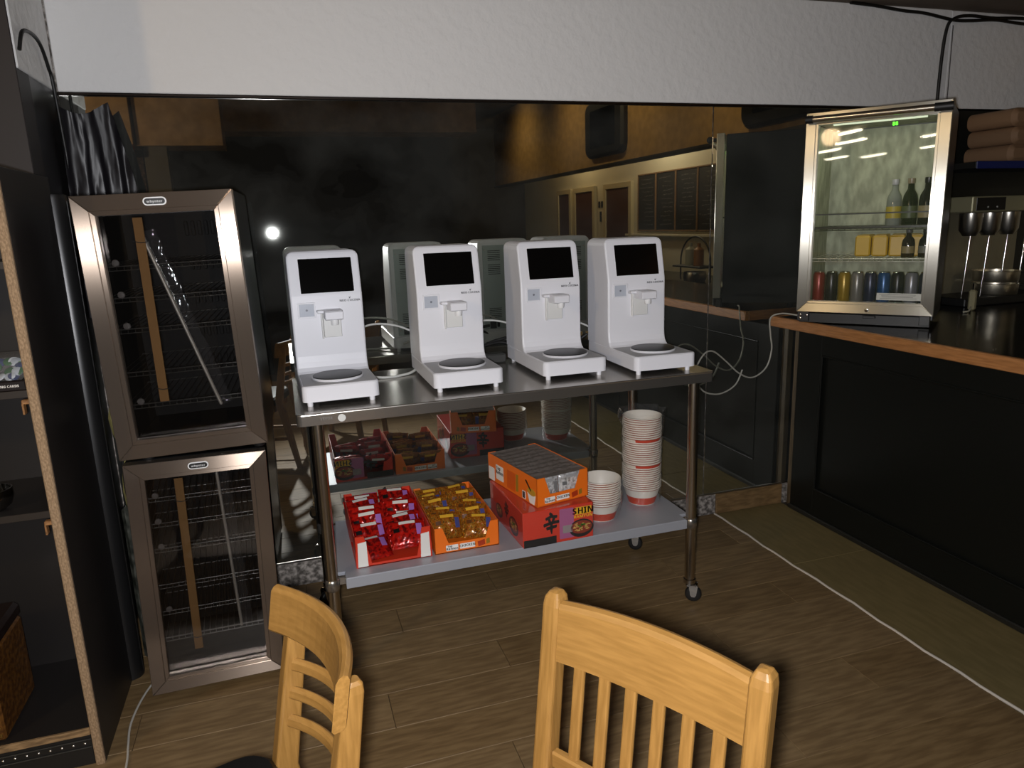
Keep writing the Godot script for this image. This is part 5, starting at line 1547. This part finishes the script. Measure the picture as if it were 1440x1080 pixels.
# ---------------------------------------------------------------- wooden chairs
func slat_chair() -> Node3D:
	var th := 1.015
	var n := Vector3(-sin(th), 0, cos(th))
	var top := Vector3(0.431 + cos(th) * 0.2095, 0, 1.915 + sin(th) * 0.2095)
	var o := thing("slat_back_chair", "honey-coloured wooden chair with six upright back slats, right of the ladder-back", "chair", top + n * 0.254, atan2(n.x, n.z))
	var zb := func(y: float) -> float: return -0.2 - 0.135 * (y - 0.46) if y > 0.46 else -0.2 - 0.12 * (0.46 - y)
	for s in [-1.0, 1.0]:
		var rings := []
		for q in [[0.0, 0.015, 0.017], [0.3, 0.018, 0.02], [0.46, 0.019, 0.022], [0.7, 0.0185, 0.0205], [0.80, 0.019, 0.02], [0.838, 0.019, 0.02], [0.852, 0.0165, 0.018], [0.861, 0.011, 0.012], [0.8635, 0.004, 0.005]]:
			var ring := []
			for p in rrect(q[1] * 2.0, q[2] * 2.0, minf(q[1], q[2]) * 0.45, 3):
				ring.append(Vector3(s * 0.2 + p.x, q[0], zb.call(q[0]) + p.y))
			rings.append(ring)
		var m := MB.new()
		m.loft(rings)
		part("back_post", m, honey, o)
		m = MB.new()
		m.loft([[Vector3(s * 0.19 - 0.015, 0, 0.185), Vector3(s * 0.19 + 0.015, 0, 0.185), Vector3(s * 0.19 + 0.015, 0, 0.215), Vector3(s * 0.19 - 0.015, 0, 0.215)], [Vector3(s * 0.19 - 0.02, 0.43, 0.18), Vector3(s * 0.19 + 0.02, 0.43, 0.18), Vector3(s * 0.19 + 0.02, 0.43, 0.22), Vector3(s * 0.19 - 0.02, 0.43, 0.22)]])
		part("front_leg", m, honey, o)
		part("stretcher", pipe([Vector3(s * 0.192, 0.2, 0.19), Vector3(s * 0.198, 0.2, -0.22)], 0.011, 10), honey, o)
	part("seat", bx(Vector3(0, 0.447, 0.0), Vector3(0.43, 0.034, 0.42), 0.012), honey, o)
	var ap := MB.new()
	for q in [[0, 0.2, 0.34, 0.02], [0, -0.185, 0.34, 0.02], [-0.19, 0, 0.02, 0.34], [0.19, 0, 0.02, 0.34]]:
		ap.box(Vector3(q[0], 0.405, q[1]), Vector3(q[2], 0.055, q[3]), 0.003)
	part("apron", ap, honey, o)
	# crest rail between the posts, a little bowed, its top edge rounded
	var rail := []
	for i in 13:
		var u := -1.0 + i / 6.0
		var x := u * 0.1815
		var bow := -0.012 * (1.0 - u * u)
		var y1 := 0.856 - 0.008 * u * u
		var ring := []
		for p in [[0.735, 0.0125], [y1 - 0.012, 0.0125], [y1 - 0.003, 0.009], [y1, 0.0], [y1 - 0.003, -0.009], [y1 - 0.012, -0.0125], [0.735, -0.0125]]:
			ring.append(Vector3(x, p[0], zb.call(p[0]) + bow + p[1] + 0.002))
		rail.append(ring)
	var rm := MB.new()
	rm.loft(rail)
	part("crest_rail", rm, honey_x, o)
	part("lower_rail", bx(Vector3(0, 0.535, -0.2115), Vector3(0.365, 0.035, 0.02), 0.004), honey_x, o)
	for k in 6:
		var x := -0.1815 + 0.363 * (k + 0.5 + 0.0) / 6.0
		x = -0.138 + k * 0.0552
		var m := MB.new()
		var rings := []
		for y in [0.545, 0.64, 0.74]:
			var ring := []
			for p in rrect(0.0235, 0.011, 0.004, 2):
				ring.append(Vector3(x + p.x, y, zb.call(y) - 0.004 + p.y))
			rings.append(ring)
		m.loft(rings)
		part("slat", m, honey, o)
	return o

func ladder_chair() -> Node3D:
	var th := 1.299
	var n := Vector3(-sin(th), 0, cos(th))
	var o := thing("ladder_back_chair", "honey-coloured ladder-back chair with a curved crest rail and a black seat", "chair", Vector3(-0.013, 0, 1.841) + n * 0.2, atan2(n.x, n.z))
	var zb := func(y: float) -> float: return -0.2 + 0.172 * (0.84 - y) if y > 0.46 else -0.2 + 0.172 * 0.38 - 0.12 * (0.46 - y) * 1.6
	for s in [-1.0, 1.0]:
		var rings := []
		for q in [[0.0, 0.016, 0.016], [0.25, 0.018, 0.021], [0.46, 0.0185, 0.024], [0.62, 0.0175, 0.022], [0.745, 0.0165, 0.019], [0.785, 0.0165, 0.018], [0.80, 0.0145, 0.015], [0.806, 0.01, 0.01]]:
			var ring := []
			for p in rrect(q[1] * 2.0, q[2] * 2.0, 0.006, 3):
				ring.append(Vector3(s * 0.152 + p.x, q[0], zb.call(q[0]) - 0.026 + p.y))
			rings.append(ring)
		var m := MB.new()
		m.loft(rings)
		part("back_post", m, honey, o)
		m = MB.new()
		m.loft([[Vector3(s * 0.165 - 0.014, 0, 0.215), Vector3(s * 0.165 + 0.014, 0, 0.215), Vector3(s * 0.165 + 0.014, 0, 0.243), Vector3(s * 0.165 - 0.014, 0, 0.243)], [Vector3(s * 0.165 - 0.019, 0.43, 0.2), Vector3(s * 0.165 + 0.019, 0.43, 0.2), Vector3(s * 0.165 + 0.019, 0.43, 0.238), Vector3(s * 0.165 - 0.019, 0.43, 0.238)]])
		part("front_leg", m, honey, o)
		part("stretcher", pipe([Vector3(s * 0.165, 0.2, 0.22), Vector3(s * 0.155, 0.2, -0.2)], 0.011, 10), honey, o)
	# curved crest rail on the seat side of the posts, and three ladder slats
	var curved := func(half: float, y0: float, y1: float, tk: float, bow: float, zo: float) -> MB:
		var rs := []
		for i in 17:
			var u := -1.0 + i / 8.0
			var ring := []
			var r := minf(0.012, tk * 0.45)
			for p in [[y0, -tk / 2 + r * 0.4], [y0 + r * 0.5, -tk / 2], [y1 - r, -tk / 2], [y1 - r * 0.3, -tk / 2 + r * 0.4], [y1, -tk / 2 + r], [y1, tk / 2 - r], [y1 - r * 0.3, tk / 2 - r * 0.4], [y1 - r, tk / 2], [y0 + r * 0.5, tk / 2], [y0, tk / 2 - r * 0.4]]:
				ring.append(Vector3(u * half, p[0], zb.call(p[0]) - bow * (1.0 - u * u) + zo + p[1]))
			rs.append(ring)
		var m := MB.new()
		m.loft(rs)
		return m
	part("crest_rail", curved.call(0.187, 0.745, 0.842, 0.024, 0.052, 0.006), honey_x, o)
	for y in [0.685, 0.625, 0.565]:
		part("ladder_slat", curved.call(0.140, y - 0.011, y + 0.014, 0.016, 0.05, -0.022), honey_x, o)
	var seat := MB.new()
	seat.prism(rrect(0.42, 0.40, 0.07), 0.432, 0.482, Transform3D(Basis(Vector3.RIGHT, -PI / 2), Vector3(0, 0, 0.055)), 0.014)
	part("seat", seat, mt(Color(0.05, 0.05, 0.048), 0.35), o)
	var ap := MB.new()
	for q in [[0, 0.215, 0.30, 0.02], [0, -0.12, 0.27, 0.02], [-0.162, 0.04, 0.02, 0.32], [0.162, 0.04, 0.02, 0.32]]:
		ap.box(Vector3(q[0], 0.405, q[1]), Vector3(q[2], 0.052, q[3]), 0.003)
	part("apron", ap, honey, o)
	return o

func build_chairs() -> void:
	slat_chair()
	var l := ladder_chair()
	dup(l, "honey-coloured ladder-back chair farther back in the room, seen only in mirror and glass", Vector3(-4.3, 0, 4.7), 1.2)
	var t := thing("dining_table", "small square dining table with a pale edge back in the room", "table", Vector3(-5.3, 0, 5.3))
	part("table_top", bx(Vector3(0, 0.74, 0), Vector3(0.75, 0.035, 0.75), 0.004), mt(Color(0.55, 0.52, 0.44), 0.3), t)
	part("column", pipe([Vector3(0, 0.03, 0), Vector3(0, 0.722, 0)], 0.035, 14), black_plastic, t)
	var m := MB.new()
	m.lathe([Vector2(0.25, 0), Vector2(0.25, 0.012), Vector2(0.06, 0.045), Vector2(0, 0.045)], 30)
	part("foot_plate", m, black_plastic, t)

# ---------------------------------------------------------------- the room behind the camera, seen in the mirror and in the fridge glass
func build_far_room() -> void:
	# bulkhead over the bar with screens hung on it
	var mustard := wood(Color(0.58, 0.45, 0.255), Color(0.64, 0.50, 0.29), Vector3(1.2, 1.2, 1.2), 0.8, 121)
	struct("wall_bulkhead", bx(Vector3(3.96, 2.79, 5.05), Vector3(0.12, 1.22, 9.9), 0.002), mustard)
	struct("trim_2", bx(Vector3(3.945, 2.175, 5.05), Vector3(0.15, 0.03, 9.9), 0.002), mt(Color(0.16, 0.14, 0.10), 0.5))
	for k in 2:
		var o := thing("wall_screen", ["dark wall screen on the mustard bulkhead nearer the white beam", "dark wall screen on the mustard bulkhead farther down the bar"][k], "screen", Vector3(3.87, 2.235 if k == 0 else 2.28, [1.92, 5.2][k]), -PI / 2)
		var m := MB.new()
		m.prism(rrect(1.05, 0.66, 0.12), -0.06, 0.05, Transform3D(Basis(), Vector3(0, 0.33, 0)), 0.03)
		part("case", m, mt(Color(0.10, 0.09, 0.075), 0.35), o)
		m = MB.new()
		m.prism(rrect(0.7, 0.44, 0.03), 0.049, 0.052, Transform3D(Basis(), Vector3(0, 0.33, 0)))
		part("screen", m, mt(Color(0.04, 0.04, 0.04), 0.12), o)
		m = MB.new()
		m.box(Vector3(0, 0.33, -0.08), Vector3(0.2, 0.2, 0.045), 0.004)
		part("bracket", m, black_plastic, o)
	# white wall behind the bar: boards, doors
	var cream := mt(Color(0.72, 0.70, 0.62), 0.8)
	struct("wall_right", bx(Vector3(5.08, 1.7, 5.7), Vector3(0.12, 3.42, 12), 0.0), cream)
	part("wall_ledge", bx(Vector3(5.0, 1.30, 5.4), Vector3(0.05, 0.03, 3.0), 0.003), cream).set_meta("kind", "structure")
	for k in 5:
		var o := thing("chalkboard", ["chalkboard menu nearest the bar end, fifth from the doors", "fourth chalkboard menu from the doors", "third chalkboard menu from the doors", "second chalkboard menu from the doors", "chalkboard menu nearest the doors"][k], "chalkboard", Vector3(5.008, 1.36, 4.17 + k * 0.527), -PI / 2, "chalkboard menus on the white wall")
		part("board", bx(Vector3(0, 0.385, 0), Vector3(0.49, 0.77, 0.012), 0.001), mt(Color(0.06, 0.06, 0.055), 0.7), o)
		var fr := MB.new()
		for q in [[0, 0.772, 0.525, 0.018], [0, 0.0, 0.525, 0.018], [-0.2535, 0.385, 0.018, 0.78], [0.2535, 0.385, 0.018, 0.78]]:
			fr.box(Vector3(q[0], q[1], 0.003), Vector3(q[2], q[3], 0.02), 0.002)
		part("frame", fr, wood(Color(0.4, 0.31, 0.2), Color(0.5, 0.39, 0.26), Vector3(3, 3, 3), 0.6, 131), o)
		var sc := MB.new()
		var rg := RandomNumberGenerator.new()
		rg.seed = 40 + k
		for r in 12:
			var x := -0.2 + rg.randf() * 0.08
			var stop := 0.02 + rg.randf() * 0.16
			while x < stop:
				var L := rg.randf_range(0.012, 0.05)
				sc.box(Vector3(x + L / 2, 0.70 - r * 0.056 + rg.randf_range(-0.006, 0.006), 0.0068), Vector3(L, rg.randf_range(0.004, 0.011), 0.0008), 0.0)
				x += L + rg.randf_range(0.008, 0.03)
		part("chalk_scribble", sc, mt(Color(0.36, 0.36, 0.34), 0.9), o)
	var dz := [7.18, 8.45, 9.35]
	for k in 3:
		var d := struct("door_%d" % (k + 1), bx(Vector3(0, 0, 0), Vector3(0.03, 1.98, [0.78, 0.72, 0.5][k]), 0.003), wood(Color(0.24, 0.14, 0.09), Color(0.30, 0.18, 0.11), Vector3(8, 1, 8), 0.5, 141))
		d.position = Vector3(5.0, 0.995, dz[k])
		var hw: float = [0.435, 0.405, 0.295][k]
		for q in [-hw, hw]:
			part("door_post", bx(Vector3(-0.005, 0, q), Vector3(0.05, 2.0, 0.09), 0.003), mt(Color(0.66, 0.62, 0.5), 0.6), d)
		part("door_head", bx(Vector3(-0.005, 1.035, 0), Vector3(0.05, 0.08, hw * 2.0 + 0.09), 0.003), mt(Color(0.66, 0.62, 0.5), 0.6), d)
		var kb := MB.new()
		kb.lathe([Vector2(0.01, 0), Vector2(0.01, 0.03), Vector2(0.026, 0.04), Vector2(0.026, 0.06), Vector2(0, 0.068)], 14, Transform3D(Basis(Vector3.BACK, PI / 2), Vector3(-0.015, 0.0, 0.2)))
		part("door_knob", kb, steel, d)
	for k in 3:
		tag(part("wall_switch", bx(Vector3(5.014, [1.77, 1.77, 1.58][k], [7.80, 7.90, 7.85][k]), Vector3(0.012, [0.10, 0.10, 0.16][k], 0.055), 0.002), mt(Color(0.08, 0.08, 0.08), 0.5)), ["upper dark switch plate between the doors, nearer the chalkboards", "upper dark switch plate between the doors, farther from the chalkboards", "tall lower dark switch plate between the doors"][k], "switch")
	# bar back counter with a wire caddy
	var bc := thing("back_counter", "dark back counter along the white wall under the chalkboards", "counter", Vector3(4.6, 0, 4.9))
	part("body", bx(Vector3(0, 0.40, 0), Vector3(0.7, 0.80, 4.2), 0.004), black_plastic, bc)
	part("top", bx(Vector3(-0.01, 0.817, 0), Vector3(0.74, 0.03, 4.22), 0.004), mt(Color(0.06, 0.06, 0.055), 0.25), bc)
	var cd := thing("wire_caddy", "black hoop caddy holding a squeeze bottle and a jar on the bar", "caddy", Vector3(4.33, 0.8325, 3.9))
	var hoop := []
	for k in 19:
		var a := PI * k / 18.0
		hoop.append(Vector3(0, 0.22 + 0.27 * sin(a), 0.3 * cos(a)))
	hoop.push_front(Vector3(0, 0.01, 0.3))
	hoop.append(Vector3(0, 0.01, -0.3))
	part("hoop", pipe(hoop, 0.009), black_plastic, cd)
	part("tray", bx(Vector3(0, 0.17, 0), Vector3(0.24, 0.02, 0.56), 0.004), black_plastic, cd)
	var bt := MB.new()
	bt.lathe([Vector2(0, 0), Vector2(0.055, 0), Vector2(0.055, 0.17), Vector2(0.02, 0.2), Vector2(0.02, 0.24), Vector2(0, 0.24)], 18)
	var jb := part("clear_jar", bt, mt(Color(0.62, 0.62, 0.56), 0.25))
	jb.position = Vector3(4.33, 1.0135, 4.0)
	tag(jb, "pale square-shouldered jar in the black hoop caddy", "jar")
	var hb := part("honey_bottle", bt, mt(Color(0.55, 0.36, 0.10), 0.3))
	hb.position = Vector3(4.33, 1.0135, 3.83)
	tag(hb, "amber squeeze bottle in the black hoop caddy", "bottle")
	var po := MB.new()
	po.lathe([Vector2(0, 0), Vector2(0.11, 0), Vector2(0.13, 0.05), Vector2(0.12, 0.11), Vector2(0.11, 0.11), Vector2(0.115, 0.05), Vector2(0, 0.01)], 24)
	var pp := part("steel_bowl", po, steel)
	pp.position = Vector3(4.33, 0.834, 3.9)
	tag(pp, "steel bowl under the black hoop caddy", "bowl")
	# dark rear wall and left wall, beams and posts
	struct("wall_rear", bx(Vector3(-1.8, 1.7, 11.7), Vector3(14.2, 3.42, 0.12), 0.0), mt(Color(0.15, 0.13, 0.12), 0.8))
	struct("wall_far_left", bx(Vector3(-8.8, 1.7, 5.7), Vector3(0.12, 3.42, 12.0), 0.0), mt(Color(0.62, 0.62, 0.5), 0.8))
	struct("trim_3", bx(Vector3(-8.73, 0.62, 5.7), Vector3(0.02, 0.26, 11.8), 0.002), mt(Color(0.75, 0.6, 0.1), 0.6))
	var tan := wood(Color(0.54, 0.44, 0.32), Color(0.62, 0.51, 0.38), Vector3(1, 1, 1), 0.8, 151)
	struct("trim_4", bx(Vector3(-0.77, 2.545, 4.75), Vector3(0.74, 0.42, 0.5), 0.003), tan)
	struct("trim_5", bx(Vector3(-1.44, 2.55, 4.7), Vector3(0.56, 0.42, 0.5), 0.003), tan)
	struct("orange_lit_trim_6", bx(Vector3(-1.30, 2.29, 4.5), Vector3(0.26, 0.09, 0.1), 0.003), mt(Color(0.75, 0.38, 0.14), 0.7))  # orange light on this block is put into its colour
	struct("trim_7", bx(Vector3(0.95, 2.86, 6.3), Vector3(3.1, 0.42, 0.5), 0.003), tan)
	struct("wall_pier", bx(Vector3(-1.0, 1.2, 4.62), Vector3(0.2, 2.42, 0.12), 0.003), mt(Color(0.30, 0.28, 0.25), 0.7))
	struct("wall_post", bx(Vector3(-1.17, 1.07, 3.55), Vector3(0.06, 2.14, 0.05), 0.003), mt(Color(0.45, 0.44, 0.44), 0.7))
	struct("wall_post_textured", bx(Vector3(-1.20, 1.15, 4.64), Vector3(0.19, 2.2, 0.14), 0.01), wood(Color(0.12, 0.08, 0.07), Color(0.3, 0.22, 0.19), Vector3(5, 5, 5), 0.9, 161, 2.0))
	# tube lights hung over the dining room
	var tube := glow(Color(1.0, 0.97, 0.86), 16.0)
	var spots := [Vector3(-3.35, 2.47, 3.5), Vector3(-4.4, 2.47, 4.16), Vector3(-5.8, 2.47, 4.57), Vector3(-7.3, 2.47, 5.5), Vector3(-7.0, 2.47, 6.0), Vector3(-3.7, 2.47, 4.95), Vector3(-5.4, 2.47, 6.05)]
	var where := ["nearest the mirror wall", "second from the mirror wall", "third from the mirror wall", "farthest left, beside the pale wall", "beside the pale wall, nearer the rear", "fourth from the mirror wall", "farthest from the mirror wall"]
	for k in spots.size():
		var o := thing("ceiling_light", "hanging tube light over the dining room, %s" % where[k], "ceiling light", spots[k], 0.0, "tube lights over the dining room")
		part("housing", bx(Vector3(0, 0.012, 0), Vector3(0.8, 0.03, 0.1), 0.003), mt(Color(0.7, 0.7, 0.68), 0.5), o)
		part("lamp_tube", bx(Vector3(0, -0.012, 0), Vector3(0.7, 0.016, 0.07), 0.004), tube, o)
		for sx in [-0.3, 0.3]:
			part("hanger", pipe([Vector3(sx, 0.02, 0), Vector3(sx, 0.94, 0)], 0.003, 6), steel, o)
		var l := AreaLight3D.new()
		l.name = "tube_light"
		l.light_color = Color(1.0, 0.97, 0.86)
		l.light_energy = 0.5
		l.area_size = Vector2(0.7, 0.07)
		l.area_range = 12
		l.shadow_enabled = true
		l.transform = Transform3D(Basis(Vector3.RIGHT, -PI / 2), Vector3(0, -0.024, 0))
		o.add_child(l)
	# unseen globe lamp left of the camera, placed to light the ceiling ducts
	globe("unseen_globe_lamp", "unseen white globe lamp left of the slatted chairs, lighting the ceiling ducts", Vector3(-2.7, 2.35, 3.0), 1.5, Color(1.0, 0.86, 0.66), 1.02)
	globe("unseen_globe_lamp", "unseen white globe lamp over the bar aisle, lighting the wall of chalkboards", Vector3(4.55, 2.95, 5.6), 1.3, Color(1.0, 0.94, 0.82), 0.44)  # this and the next are unseen, placed to light the wall behind the bar
	globe("unseen_globe_lamp", "unseen white globe lamp over the bar aisle, lighting the wall of doors", Vector3(4.55, 2.95, 8.4), 0.7, Color(1.0, 0.9, 0.72), 0.44)
	# small unseen ceiling spots, placed to light the bulkhead
	for k in 4:
		var at := Vector3(3.0, 3.36, [2.6, 4.4, 6.2, 8.2][k])
		var o := thing("unseen_spot_lamp", "small unseen ceiling spot lighting the mustard bulkhead, %s from the mirror" % ["first", "second", "third", "fourth"][k], "spotlight", at, 0.0, "unseen spots over the bulkhead")
		var m := MB.new()
		m.lathe([Vector2(0.0, 0.0), Vector2(0.045, 0.0), Vector2(0.05, 0.02), Vector2(0.05, 0.09), Vector2(0.02, 0.1), Vector2(0, 0.1)], 18, Transform3D(Basis(Vector3.BACK, 0.7), Vector3(0.0, -0.07, 0)))
		part("case", m, black_plastic, o)
		m = MB.new()
		m.lathe([Vector2(0.0, -0.002), Vector2(0.04, -0.002), Vector2(0.04, 0.001)], 18, Transform3D(Basis(Vector3.BACK, 0.7), Vector3(0.0, -0.07, 0)))
		part("lamp_glass", m, glow(Color(1.0, 0.85, 0.6), 1.5), o)
		part("stem", pipe([Vector3(-0.03, 0.0, 0), Vector3(-0.03, 0.035, 0)], 0.012, 8), black_plastic, o)
		var sl := SpotLight3D.new()
		sl.name = "unseen_spot_light"
		sl.light_color = Color(1.0, 0.9, 0.7)
		sl.light_energy = 0.62
		sl.light_size = 0.04
		sl.spot_angle = 62
		sl.spot_angle_attenuation = 1.0
		sl.spot_range = 8
		sl.spot_attenuation = 2.0
		sl.shadow_enabled = true
		sl.transform = Transform3D(Basis.looking_at(Vector3(0.75, -0.66, 0), Vector3.UP), Vector3(0.008, -0.082, 0))
		o.add_child(sl)

func globe(called: String, label: String, at: Vector3, e: float, c: Color, drop: float) -> void:
	var o := thing(called, label, "lamp", at)
	var m := MB.new()
	var pr := []
	for k in 13:
		var a := -PI / 2 + PI * k / 12.0
		pr.append(Vector2(0.09 * cos(a), 0.09 * sin(a)))
	m.lathe(pr, 24)
	part("lamp_globe", m, glow(c, 1.2), o)
	part("stem", pipe([Vector3(0, 0.088, 0), Vector3(0, drop, 0)], 0.006, 8), black_plastic, o)
	var ol := OmniLight3D.new()
	ol.name = "unseen_globe_light"
	ol.light_color = c
	ol.light_energy = e
	ol.light_size = 0.09
	ol.omni_range = 14
	ol.omni_attenuation = 2.0
	ol.shadow_enabled = true
	o.add_child(ol)
